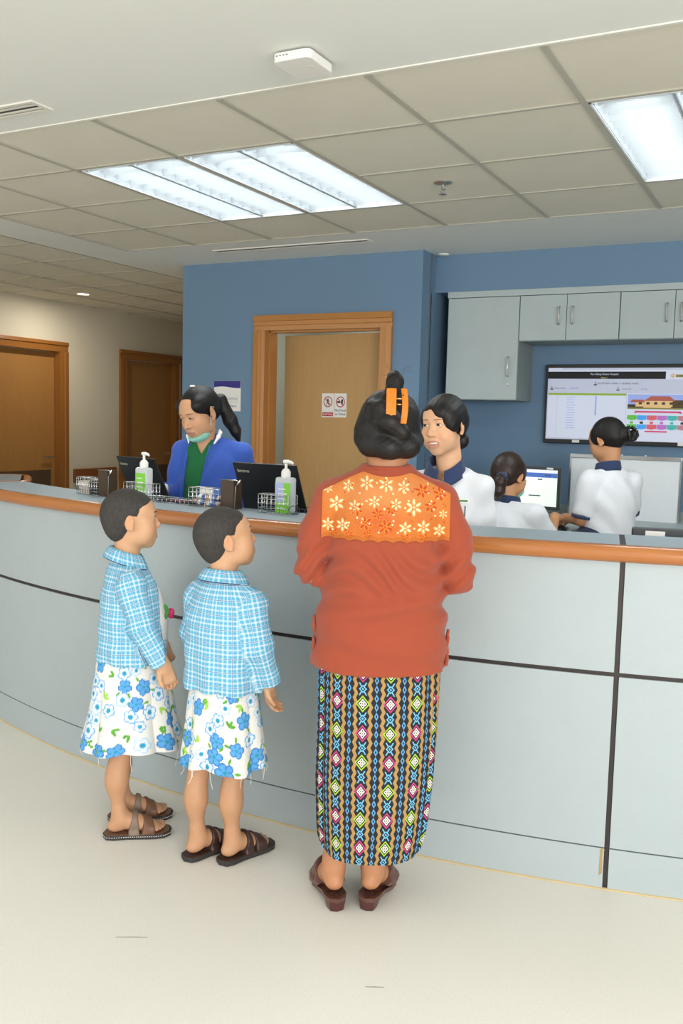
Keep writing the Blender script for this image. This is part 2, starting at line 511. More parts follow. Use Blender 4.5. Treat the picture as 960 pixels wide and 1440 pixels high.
# ------------------------------------------------------------------ ceiling
GX0 = -3.2378                                   # grid line k = 0
GY = [2.8675, 3.4322, 4.0322, 4.6322, 5.1994]   # rows L0..L4
XL = -4.4254                                    # left border of the tiled field
KMAX = 8
CFRONT = 1.0                                    # unseen front edge, cut back so world light falls on the floor
XR = GX0 + .6 * KMAX
cl = MB()
cl.box(-8.2, 4.2, CFRONT, GY[0], CEIL, CEIL + .1)
cl.box(XL - .43, 4.2, GY[4], 6.1, CEIL, CEIL + .1)
cl.box(XL - .43, XL, GY[0], GY[4], CEIL, CEIL + .1)
cl.box(XR, 4.2, GY[0], GY[4], CEIL, CEIL + .1)
cl.box(XL, -2.45, 6.1, 7.7, CEIL, CEIL + .1)
cl.box(XL - .43, XL - .0005, 6.1, 10.3, CEIL, CEIL + .1)
cl.box(-8.2, 4.2, CFRONT, 10.5, CEIL + .16, CEIL + .26)  # unseen slab over the tiles, added to block light from above
ceiling = struct(cl.build('ceiling', M['plaster']))
fixtures = [(0, 1), (1, 1), (4, 1), (5, 1)]
def cell_is_light(k, r): return any(k == a and b <= r <= b + 1 for a, b in fixtures)
tile_mesh = {}
def ceiling_tile(x0, x1, y0, y1, z=CEIL + .006):
    key = (round(x1 - x0, 3), round(y1 - y0, 3))
    if key not in tile_mesh:
        o = MB().box(0, x1 - x0, 0, y1 - y0, 0, .014).build('ceiling_tile', M['tile'], ceiling)
        tile_mesh[key] = o.data
    else:
        o = bpy.data.objects.new('ceiling_tile', tile_mesh[key]); link(o, ceiling)
    o.location = (x0, y0, z)
cols = [(-2, XL, GX0 - .6)] + [(k, GX0 + .6 * k, GX0 + .6 * (k + 1)) for k in range(-1, KMAX)]
for k, a, b in cols:
    for r in range(4):
        if not cell_is_light(k, r): ceiling_tile(a, b, GY[r], GY[r + 1])
# T bars
bar_mesh = {}
def grid_bar(x0, x1, y0, y1):
    MB().box(x0, x1, y0, y1, CEIL + .0005, CEIL + .006).build('grid_bar', M['grid'], ceiling)
for k in range(-1, KMAX + 1):
    x = GX0 + .6 * k
    grid_bar(x - .012, x + .012, GY[0], GY[4])
for r in (1, 2, 3):
    y = GY[r]
    xs = [XL] + [GX0 + .6 * k for k in range(-1, KMAX + 1)]
    for i, (a, b) in enumerate(zip(xs[:-1], xs[1:])):
        k = cols[i][0]
        if r == 2 and cell_is_light(k, 1): continue
        grid_bar(a + .012, b - .012, y - .009, y + .009)
MB().box(XL, XR, GY[0] - .006, GY[0] + .008, CEIL - .004, CEIL + .006).build('edge_angle', M['angle'], ceiling)
MB().box(XL, XR, GY[4] - .006, GY[4] + .002, CEIL - .001, CEIL + .006).build('edge_angle', M['grid'], ceiling)
MB().box(XL - .004, XL + .010, GY[0], GY[4], CEIL - .003, CEIL + .006).build('edge_angle', M['grid'], ceiling)
# corridor tiles beyond the soffit
XC = XL - .43
ys = [1.2 + .6 * i for i in range(16)]
xs = [XC - .012, XC - .6, XC - 1.2, XC - 1.8, -7.15]
for a, b in zip(xs[1:], xs[:-1]):
    for y0, y1 in zip(ys[:-1], ys[1:]):
        if y1 < 3.6: continue
        ceiling_tile(a, b, y0, y1, CEIL + .016)
for x in xs[1:4]:
    MB().box(x - .012, x + .012, 3.4, 10.3, CEIL + .008, CEIL + .016).build('grid_bar', M['grid'], ceiling)
for y in ys:
    if y > 3.5: MB().box(-7.15, XC - .02, y - .008, y + .008, CEIL + .010, CEIL + .016).build('grid_bar', M['grid'], ceiling)
MB().box(XC - .03, XC - .001, GY[0], 10.3, CEIL + .004, CEIL + .02).build('shadow_gap', M['seam'], ceiling)

# ------------------------------------------------------------------ lay-in louvre lights
def make_light(k, r, label):
    x0, y0, y1 = GX0 + .6 * k, GY[r], GY[r + 2]
    t = thing('ceiling_light', label, 'ceiling light', (x0 + .3, (y0 + y1) / 2, CEIL), 0, 'louvred ceiling lights')
    hw, hl, dz = .286, (y1 - y0) / 2 - .014, .085
    fr = MB()
    fr.box(-hw, -hw + .008, -hl, hl, 0, dz).box(hw - .008, hw, -hl, hl, 0, dz)
    fr.box(-hw, hw, -hl, -hl + .008, 0, dz).box(-hw, hw, hl - .008, hl, 0, dz).box(-hw, hw, -hl, hl, dz, dz + .006)
    fr.build('housing', M['reflector'], t)
    for c in (-.142, .142):
        # curved reflector trough: two parabolic flanks
        for s in (-1, 1):
            prof = [(c + s * (.133 - .07 * u * u), .004 + .07 * u) for u in np.linspace(0, 1, 7)]
            prof2 = [(x + s * .002, z) for x, z in prof[::-1]]
            MB().prism(prof + prof2, 'y', -hl + .01, hl - .01).build('reflector_flank', M['alu'], t, smooth=True)
        MB().tube([(c, -hl + .03, .058), (c, hl - .03, .058)], .013, 12).build('fluorescent_tube', M['tube'], t, smooth=True)
        nb = 12
        for i in range(nb):
            y = -hl + (i + .5) * 2 * hl / nb
            if ('blade', 0) not in tile_mesh:
                o = MB()
                # wedge blade that arches up in the middle
                xsb = np.linspace(-.124, .124, 11)
                v = []; f = []
                for xx in xsb:
                    zt = .046 - .010 * (1 - (xx / .124) ** 2)
                    zb = .004 + .004 * (1 - (xx / .124) ** 2)
                    v += [(xx, -.012, zt), (xx, 0, zb), (xx, .012, zt)]
                for j in range(len(xsb) - 1):
                    a = 3 * j
                    f += [(a, a + 1, a + 4, a + 3), (a + 1, a + 2, a + 5, a + 4)]
                o = MB().add(v, f).build('louvre_blade', M['alu'], t, smooth=True)
                tile_mesh[('blade', 0)] = o.data
            else:
                o = bpy.data.objects.new('louvre_blade', tile_mesh[('blade', 0)]); link(o, t)
            o.location = (c, y, 0)
    MB().box(-.006, .006, -hl, hl, .003, .012).build('centre_strip', M['alu'], t)
    ll = bpy.data.lights.new('tube_light', 'AREA'); ll.shape = 'RECTANGLE'; ll.size, ll.size_y = .50, 2 * hl - .06; ll.energy = 13; ll.color = (.985, .995, 1)
    lo = bpy.data.objects.new('tube_light', ll); link(lo); lo.location = (x0 + .3, (y0 + y1) / 2, CEIL + .080)
    return t
make_light(0, 1, 'louvred fluorescent light beside a plain tile and a twin light, farther from the sprinkler')
make_light(1, 1, 'louvred fluorescent light adjoining its twin, on the side of the sprinkler')
make_light(4, 1, 'louvred fluorescent light in the tiled ceiling in front of the wall cabinets')
make_light(5, 1, 'louvred fluorescent light at the very edge of the tiled ceiling above the television side')

# vents, access point, sprinkler, downlight
def slot_vent(label, x0, x1, y0, y1, slat='angle'):
    t = thing('air_vent', label, 'air vent', ((x0 + x1) / 2, (y0 + y1) / 2, CEIL))
    hx, hy = (x1 - x0) / 2, (y1 - y0) / 2
    bx('frame', M['angle'], t, -hx, hx, -hy, -hy + .018, -.006, 0); bx('frame', M['angle'], t, -hx, hx, hy - .018, hy, -.006, 0)
    bx('frame', M['angle'], t, -hx, -hx + .018, -hy + .018, hy - .018, -.006, 0); bx('frame', M['angle'], t, hx - .018, hx, -hy + .018, hy - .018, -.006, 0)
    bx('backing', M['black'], t, -hx + .018, hx - .018, -hy + .018, hy - .018, -.0015, -.0005)
    n = max(1, round((2 * hy - .036) / .034))
    for i in range(n):
        y = -hy + .018 + (i + .5) * (2 * hy - .036) / n
        bx('slat', M[slat], t, -hx + .018, hx - .018, y - .0065, y + .0065, -.005, -.0016)
slot_vent('white slatted air vent with grey dust stains on the plaster ceiling', -3.25, -2.68, 2.615, 2.725)
slot_vent('long narrow slot air vent in the soffit before the blue wall', -3.83, -2.64, 5.385, 5.465, 'darkgrey')
ap = thing('wifi_access_point', 'square white access point on the plaster ceiling', 'access point', (-1.555, 2.67, CEIL), math.radians(0))
bx('mount_plate', M['darkgrey'], ap, -.05, .05, -.05, .05, -.006, 0)
def pad(name, mat, par, hx, hy, z0, z1, r=.02, **kw):
    pts = []
    for cx, cy, a0 in ((hx - r, hy - r, 0), (-hx + r, hy - r, 90), (-hx + r, -hy + r, 180), (hx - r, -hy + r, 270)):
        for k in range(6):
            a = math.radians(a0 + 18 * k); pts.append((cx + r * math.cos(a), cy + r * math.sin(a)))
    return MB().prism(pts, 'z', z0, z1).build(name, mat, par, bevel=.004, **kw)
shell = pad('shell', M['white_plastic'], ap, .068, .082, -.034, -.006)
for k in range(4): bx('indicator_slot', M['darkgrey'], shell, -.052 + k * .012, -.046 + k * .012, -.0825, -.0815, -.018, -.015)
MB().lathe([(.014, -.0006), (.014, 0)], 18, (.03, 0, -.0344), 1, 1).build('logo_mark', M['angle'], shell)
sp = thing('fire_sprinkler', 'chrome fire sprinkler head hanging from a ceiling tile', 'sprinkler', (-1.707, 4.292, CEIL + .006))
MB().lathe([(.045, 0), (.045, -.006), (.02, -.014), (.012, -.016)][::-1], 20).build('escutcheon', M['steel'], sp, smooth=True)
mbs = MB().tube([(0, 0, -.01), (0, 0, -.034)], .009, 10)
for s in (-1, 1): mbs.tube([(s * .009, 0, -.024), (s * .015, 0, -.038), (s * .006, 0, -.052)], .0025, 6)
mbs.build('frame_arms', M['steel'], sp, smooth=True)
MB().lathe([(.004, -.062), (.019, -.058), (.019, -.056), (.004, -.05)], 14).build('deflector', M['steel'], sp, smooth=True)
dl = thing('downlight', 'small round downlight in the corridor ceiling', 'downlight', (-6.46, 6.95, CEIL + .016))
MB().lathe([(.075, 0), (.08, -.008), (.062, -.010), (.055, -.004)], 24).build('trim_ring', M['angle'], dl, smooth=True)
MB().lathe([(.054, -.006), (.054, -.004)], 24).build('lens', M['lamp_disc'], dl)
dl_l = bpy.data.lights.new('downlight_lamp', 'AREA'); dl_l.shape = 'DISK'; dl_l.size = .1; dl_l.energy = 9; dl_l.color = (1, .93, .80)
dl_o = bpy.data.objects.new('downlight_lamp', dl_l); link(dl_o); dl_o.location = (-6.46, 6.95, CEIL - .004)
dt = thing('ceiling_sensor', 'small white sensor where ceiling meets the alcove corner', 'sensor', (-2.38, 6.04, CEIL))
MB().lathe([(.03, -.012), (.038, -.008), (.04, 0)], 18).build('sensor_body', M['white_plastic'], dt, smooth=True)

# ------------------------------------------------------------------ reception counter (arc)
CC = (-1.6, 8.153); CR = 5.383
def cp(ang, r, z=0):
    a = math.radians(ang); return (CC[0] + r * math.sin(a), CC[1] - r * math.cos(a), z)
def arc_solid(name, mat, parent, a0, a1, prof, smooth=False, uv=False, step=.6):
    """prof: closed list of (outset, z); outset measured from the counter's front radius towards the visitors"""
    n = max(2, int(abs(a1 - a0) / step) + 1)
    v = []; f = []; m = len(prof); uvs = []
    per = [0]
    for i in range(1, m): per.append(per[-1] + math.hypot(prof[i][0] - prof[i - 1][0], prof[i][1] - prof[i - 1][1]))
    for i in range(n):
        a = a0 + (a1 - a0) * i / (n - 1)
        for j, (o, z) in enumerate(prof):
            v.append(cp(a, CR + o, z)); uvs.append((math.radians(a) * CR, per[j], 0))
    for i in range(n - 1):
        for j in range(m):
            f.append((i * m + j, i * m + (j + 1) % m, (i + 1) * m + (j + 1) % m, (i + 1) * m + j))
    f.append(tuple(range(m))); f.append(tuple((n - 1) * m + j for j in range(m))[::-1])
    o = MB().add(v, f).build(name, mat, parent, smooth=smooth)
    if uv:
        at = o.data.attributes.new('cuv', 'FLOAT_VECTOR', 'POINT')
        at.data.foreach_set('vector', np.array(uvs, np.float32).ravel())
    return o
A0, AJ, A1 = -24.0, 11.62, 33.0
counter = thing('reception_counter', 'long curved grey laminate reception counter with a wooden nosing', 'counter', (0, 0, 0))
g = .085      # half joint in degrees
SE = .0045
for a0, a1 in ((A0, AJ - g), (AJ + g, A1)):
    arc_solid('plinth_panel', M['laminate'], counter, a0, a1, [(-.001, .004), (-.001, .1325), (-.02, .1325), (-.02, .004)])
    arc_solid('lower_panel', M['laminate'], counter, a0, a1, [(0, .1375), (0, .686), (-.02, .686), (-.02, .1375)])
    arc_solid('upper_panel', M['laminate'], counter, a0, a1, [(0, .700), (0, 1.05), (-.02, 1.05), (-.02, .700)])
    gw = .12 if a1 < 13 else 0
    arc_solid('worktop', M['worktop'], counter, a0, a1 - (0.03 if a1 < 13 else 0), [(-.005, 1.0505), (-.005, 1.0972), (-.30, 1.0972), (-.30, 1.0505)])
arc_solid('seam_strip', M['seam'], counter, A0, A1, [(-.008, .685), (-.008, .701), (-.019, .701), (-.019, .685)])
arc_solid('joint_strip', M['seam'], counter, AJ - g, AJ + g, [(-.006, .0), (-.006, 1.05), (-.019, 1.05), (-.019, .0)], step=.05)
arc_solid('worktop_joint', M['seam'], counter, AJ - g - .03, AJ + g, [(-.01, 1.0505), (-.01, 1.0966), (-.30, 1.0966), (-.30, 1.0505)], step=.05)
arc_solid('base_sealant', M['sealant'], counter, A0, A1, [(.006, .0003), (.004, .003), (-.002, .005), (-.002, .0003)])
arc_solid('carcass', M['cabinet_side'], counter, A0 + .05, A1 - .05, [(-.0205, .002), (-.0205, 1.049), (-.26, 1.049), (-.26, .002)])
# half-round varnished nosing
pn = [(-.005, 1.0975), (.012, 1.0975)] + [(.012 + .026 * math.sin(t), 1.0715 + .026 * math.cos(t)) for t in np.linspace(.25, math.pi - .25, 9)] + [(.012, 1.0455), (-.005, 1.0455)]
arc_solid('wooden_nosing', M['nosing'], counter, A0, A1, pn, smooth=True, uv=True)
# lower staff shelf behind the ledge
M['chip'] = plain('chipped_laminate_core', '#a58a55', .8, var=.3, scale=80)
MB().add([(0, 0, 0), (.012, .002, .008), (.010, .002, .05), (.013, .002, .085), (.002, 0, .09)], [(0, 1, 2, 3, 4)]).build('chipped_edge', M['chip'], counter, loc=cp(AJ - g - .13, CR + .0005, .045), rot=(0, 0, math.radians(AJ)))
shelf = thing('staff_shelf', 'grey staff shelf behind the counter ledge under the laptops', 'shelf', (0, 0, 0))
arc_solid('shelf_board', M['worktop'], shelf, -19, .4, [(-.305, 1.0), (-.305, 1.03), (-.50, 1.03), (-.50, 1.0)])
for a in (-18.5, -9, 0):
    arc_solid('support', M['cabinet_side'], shelf, a, a + .25, [(-.31, .0), (-.31, .999), (-.48, .999), (-.48, .0)], step=.1)

# second desk with a rounded wooden end, further in
sd = thing('side_desk', 'second desk with a rounded wooden edge behind the long counter', 'desk', (-4.62, 4.42, 0), math.radians(225))
bx('desk_top', M['worktop'], sd, .02, 1.5, -.35, .35, .985, 1.03)
prof = [(.0, 1.032), (.018, 1.032)] + [(.018 + .028 * math.sin(t), 1.004 + .028 * math.cos(t)) for t in np.linspace(.2, math.pi - .2, 8)] + [(.0, .976)]
# nosing sweep round the end of the desk
path = [(1.5, .35)] + [(.12 + .12 * math.sin(t), .35 - .12 + .12 * math.cos(t)) for t in np.linspace(0, -math.pi / 2, 8)] + [(.12 - .12 * math.cos(t), -.23 - .12 * math.sin(t)) for t in np.linspace(0, math.pi / 2, 8)] + [(1.5, -.35)]
v = []; f = []; m = len(prof)
for i, (px, py) in enumerate(path):
    a = Vector(path[max(i - 1, 0)]); b = Vector(path[min(i + 1, len(path) - 1)])
    t = (b - a).normalized(); nrm = Vector((t.y, -t.x)) * -1
    nrm = -nrm if nrm.dot(Vector((px - .8, py))) < 0 else nrm
    for o_, z in prof: v.append((px + nrm.x * o_, py + nrm.y * o_, z))
for i in range(len(path) - 1):
    for j in range(m): f.append((i * m + j, i * m + (j + 1) % m, (i + 1) * m + (j + 1) % m, (i + 1) * m + j))
M['nosing2'] = wood('varnished_desk_edge', '#a5541f', '#cf8140', 'x', 14, .25)
MB().add(v, f).build('wooden_nosing', M['nosing2'], sd, smooth=True)
bx('desk_front', M['cabinet_side'], sd, .06, 1.5, -.3, .3, 0, .984)

# ------------------------------------------------------------------ wall cabinets
def pull(parent, x, y, z0, z1):
    MB().tube([(x, y, z0), (x, y - .022, z0), (x, y - .028, z0 + .006), (x, y - .028, z1 - .006), (x, y - .022, z1), (x, y, z1)], .005, 8).build('pull_handle', M['steel'], parent, smooth=True)
YF = 6.085
def cabinet(label, x0, x1, z0, z1, doors, lock=None):
    t = thing('wall_cabinet', label, 'cabinet', ((x0 + x1) / 2, YF, z0))
    w = (x1 - x0) / 2; h = z1 - z0
    bx('carcass', M['cabinet_side'], t, -w + .001, w - .001, .019, .364, 0, h)
    for a, b, hx_ in doors:
        d = bx('cabinet_door', M['cabinet'], t, a - (x0 + x1) / 2 + .002, b - (x0 + x1) / 2 - .002, 0, .018, .004, h - .003, bevel=.0015)
        hz = .30 * h if h > .5 else .35 * h
        if h > .5: pull(d, hx_ - (x0 + x1) / 2, 0, .16, .285)
        else: pull(d, hx_ - (x0 + x1) / 2, 0, .105, .215)
        if lock:
            MB().lathe([(.009, 0), (.009, .004), (.006, .005)], 14).build('cam_lock', M['steel'], d, smooth=True, loc=(lock - (x0 + x1) / 2, -.0002, .105), rot=(math.pi / 2, 0, 0))
    return t
cabinet('tall grey single-door wall cabinet with a lock beside the blue corner', -2.35, -1.845, 1.62, 2.31, [(-2.35, -1.845, -1.905)], lock=-1.905)
cabinet('low two-door grey wall cabinet next to the tall one', -1.843, -1.194, 2.011, 2.31, [(-1.843, -1.531, -1.575), (-1.531, -1.194, -1.487)])
cabinet('low two-door grey wall cabinet above the right half of the television', -1.192, -.532, 2.011, 2.31, [(-1.192, -.862, -.905), (-.862, -.532, -.818)])
cabinet('low two-door grey wall cabinet at the far end of the row past the television', -.530, .13, 2.011, 2.31, [(-.530, -.2, -.245), (-.2, .13, -.155)])
pel = tag(bx('cabinet_pelmet', M['cabinet'], None, -2.355, .135, YF - .002, 6.088, 2.3105, 2.352, bevel=.002), 'pale grey pelmet board along the tops of the wall cabinets', 'pelmet')

# ------------------------------------------------------------------ television
tv = thing('television', 'large wall television showing a hospital patient queue page', 'television', (-1.235, 6.40, 1.338), 0)
tvt = bpy.data.objects.new('panel', None)
W2, H2 = .497, .540
body = bx('casing', M['black'], tv, -W2, W2, 0, .04, 0, H2, bevel=.004)
bx('wall_bracket', M['darkgrey'], tv, -.15, .15, .0402, .05, .12, .42)
def scr(name, c, s=.30): return emit(name, c, s)
S = {k: scr('screen_' + k, c) for k, c in dict(bg='#aab0c2', white='#bcc2d2', black='#0b0c0e', olive='#7f9a2e', green='#57a83a', blue='#3f8fd8', red='#c05560', violet='#a565b0', teal='#3f9f9c', mauve='#a8707a', pink='#b93f6b', sky='#8a9ad0', roof='#9c5345', wallc='#c9a874', dark='#33302b', grass='#77753a', ink='#3a3f55', link='#5b5fb5', yellow='#cfc24a', gold='#b58a45').items()}
def srect(name, mat, x0, x1, z0, z1, lay=1):
    # pixel frame 760..960 of the photograph mapped on the screen in panel units
    return bx(name, mat, screen, x0, x1, -.0012 - lay * .0006, -.0004 - lay * .0006, z0, z1)
screen = bx('screen', S['bg'], tv, -W2 + .016, W2 - .016, -.0012, -.0004, .03, H2 - .024)
sx0, sx1, sz0, sz1 = -W2 + .016, W2 - .016, .03, H2 - .024
def fx(u): return sx0 + (u - 55) / 945 * (sx1 - sx0) * 1.0
def fz(v): return sz1 - (v - 82) / 500 * (sz1 - sz0)
srect('browser_tab', S['white'], fx(60), fx(150), fz(96), fz(82))
srect('tool_bar', S['white'], fx(55), fx(1000), fz(108), fz(98))
srect('title_band', S['black'], fx(55), fx(818), fz(158), fz(108))
text('lettering', 'Pun Hlaing Siloam Hospital', .017, S['white'], screen, (fx(430), -.0028, fz(126)))
text('lettering', 'Ward 1', .014, S['yellow'], screen, (fx(430), -.0028, fz(151)))
srect('logo_panel', S['white'], fx(820), fx(1000), fz(160), fz(108))
q = MB()
for k in range(10):
    a = 2 * math.pi * k / 10
    q.obox(Matrix.Translation((fx(862) + .010 * math.cos(a), -.003, fz(136) + .010 * math.sin(a))) @ Matrix.Rotation(-a, 4, 'Y'), .013, .0006, .003)
q.build('sun_logo', S['gold'], screen)
bx('logo_bar', S['grass'], screen, fx(880), fx(995), -.0036, -.0030, fz(146), fz(128))
text('lettering', 'SILOAM', .012, S['dark'], screen, (fx(925), -.004, fz(137)))
for (u, v) in ((374, 192), (523, 228), (84, 224)):
    q = MB().lathe([(.0045, -.0003), (.0045, .0003)], 12)
    q.build('person_icon', S['ink'], screen, loc=(fx(u), -.0026, fz(v - 7)), rot=(math.pi / 2, 0, 0))
    bx('person_icon', S['ink'], screen, fx(u - 10), fx(u + 10), -.0028, -.0022, fz(v + 11), fz(v + 2))
text('lettering', 'OUTPATIENT WARD 1 - GENERAL WARD', .0145, S['ink'], screen, (fx(520), -.0026, fz(190)))
text('lettering', 'Nurse on duty:', .0125, S['ink'], screen, (fx(140), -.0026, fz(224)))
text('lettering', 'Ward Staff', .0125, S['link'], screen, (fx(234), -.0026, fz(224)))
text('lettering', 'Doctor: Dr.', .0125, S['ink'], screen, (fx(580), -.0026, fz(226)))
text('lettering', 'On duty', .0125, S['link'], screen, (fx(690), -.0026, fz(226)))
srect('table_header', S['olive'], fx(62), fx(578), fz(272), fz(258))
srect('table', S['white'], fx(62), fx(578), fz(572), fz(273))
for i in range(13):
    bx('table_row', S['sky'], screen, fx(190), fx(240 if i % 3 else 250), -.0030, -.0025, fz(288 + i * 18), fz(284 + i * 18))
bx('scroll_line', S['sky'], screen, fx(378), fx(388), -.0030, -.0025, fz(410), fz(276))
bx('table_line', S['bg'], screen, fx(124), fx(127), -.0030, -.0025, fz(560), fz(276))
srect('page_side', S['white'], fx(582), fx(1000), fz(582), fz(258))
# hospital picture on the page
pic = bx('building_picture', S['sky'], screen, fx(590), fx(998), -.0030, -.0025, fz(362), fz(262))
def pb(mat, u0, u1, v0, v1, l=1): bx('picture_patch', mat, pic, fx(u0), fx(u1), -.0030 - .0004 * l, -.0027 - .0004 * l, fz(v1), fz(v0))
pb(S['dark'], 590, 998, 330, 352); pb(S['grass'], 590, 998, 352, 362); pb(S['wallc'], 640, 960, 305, 345, 2)
MB().prism([(fx(690), fz(306)), (fx(735), fz(274)), (fx(850), fz(274)), (fx(890), fz(306))], 'y', -.0044, -.0041).build('picture_roof', S['roof'], pic)
MB().prism([(fx(600), fz(316)), (fx(620), fz(298)), (fx(690), fz(298)), (fx(700), fz(316))], 'y', -.0044, -.0041).build('picture_roof', S['roof'], pic)
for k in range(6): pb(S['dark'], 660 + k * 48, 680 + k * 48, 314, 330, 3)
pb(S['wallc'], 690, 860, 330, 352, 3); pb(S['dark'], 870, 998, 300, 345, 2)
MB().prism([(fx(634), fz(392)), (fx(640), fz(374)), (fx(925), fz(374)), (fx(930), fz(392)), (fx(905), fz(386)), (fx(655), fz(386))], 'y', -.0030, -.0025).build('ribbon', S['pink'], screen)
for rowv in (404, 466):
    for i, cname in enumerate(('green', 'blue', 'red', 'violet', 'teal', 'mauve')):
        u = 590 + i * 63
        MB().prism([(fx(u), fz(rowv)), (fx(u + 61), fz(rowv)), (fx(u + 61), fz(rowv + 28)), (fx(u + 30), fz(rowv + 35)), (fx(u), fz(rowv + 28))], 'y', -.0030, -.0025).build('menu_button', S[cname], screen)
        if rowv == 404: bx('menu_icon', S[('green', 'dark', 'red', 'violet', 'teal', 'dark')[i]], screen, fx(u + 20), fx(u + 40), -.0030, -.0025, fz(462), fz(446))
bx('ribbon', S['pink'], screen, fx(705), fx(845), -.0030, -.0025, fz(518), fz(508))
bx('asset_sticker', M['paper'], tv, -.295, -.245, -.0045, -.0035, .008, .026)
bx('asset_sticker', M['paper'], tv, .395, .455, -.0045, -.0035, .008, .03)
MB().tube([(.0, .03, .0), (.01, .03, -.14), (.03, .03, -.4)], .004, 6).build('power_cable', M['black'], tv)

# ------------------------------------------------------------------ sculpting: smooth distance fields meshed with surface nets
def rotm(ax, deg):
    a = math.radians(deg); c, s = math.cos(a), math.sin(a)
    return {'x': np.array([[1, 0, 0], [0, c, -s], [0, s, c]]), 'y': np.array([[c, 0, s], [0, 1, 0], [-s, 0, c]]), 'z': np.array([[c, -s, 0], [s, c, 0], [0, 0, 1]])}[ax].astype(float)
I3 = np.eye(3)
class Frame:
    def __init__(s, R=I3, t=(0, 0, 0), k=1.0): s.R = np.array(R, float); s.t = np.array(t, float); s.k = k
    def p(s, v): return s.R @ (np.array(v, float) * s.k) + s.t
    def sub(s, R=I3, t=(0, 0, 0), k=1.0): return Frame(s.R @ R, s.p(t), s.k * k)
ID = Frame()

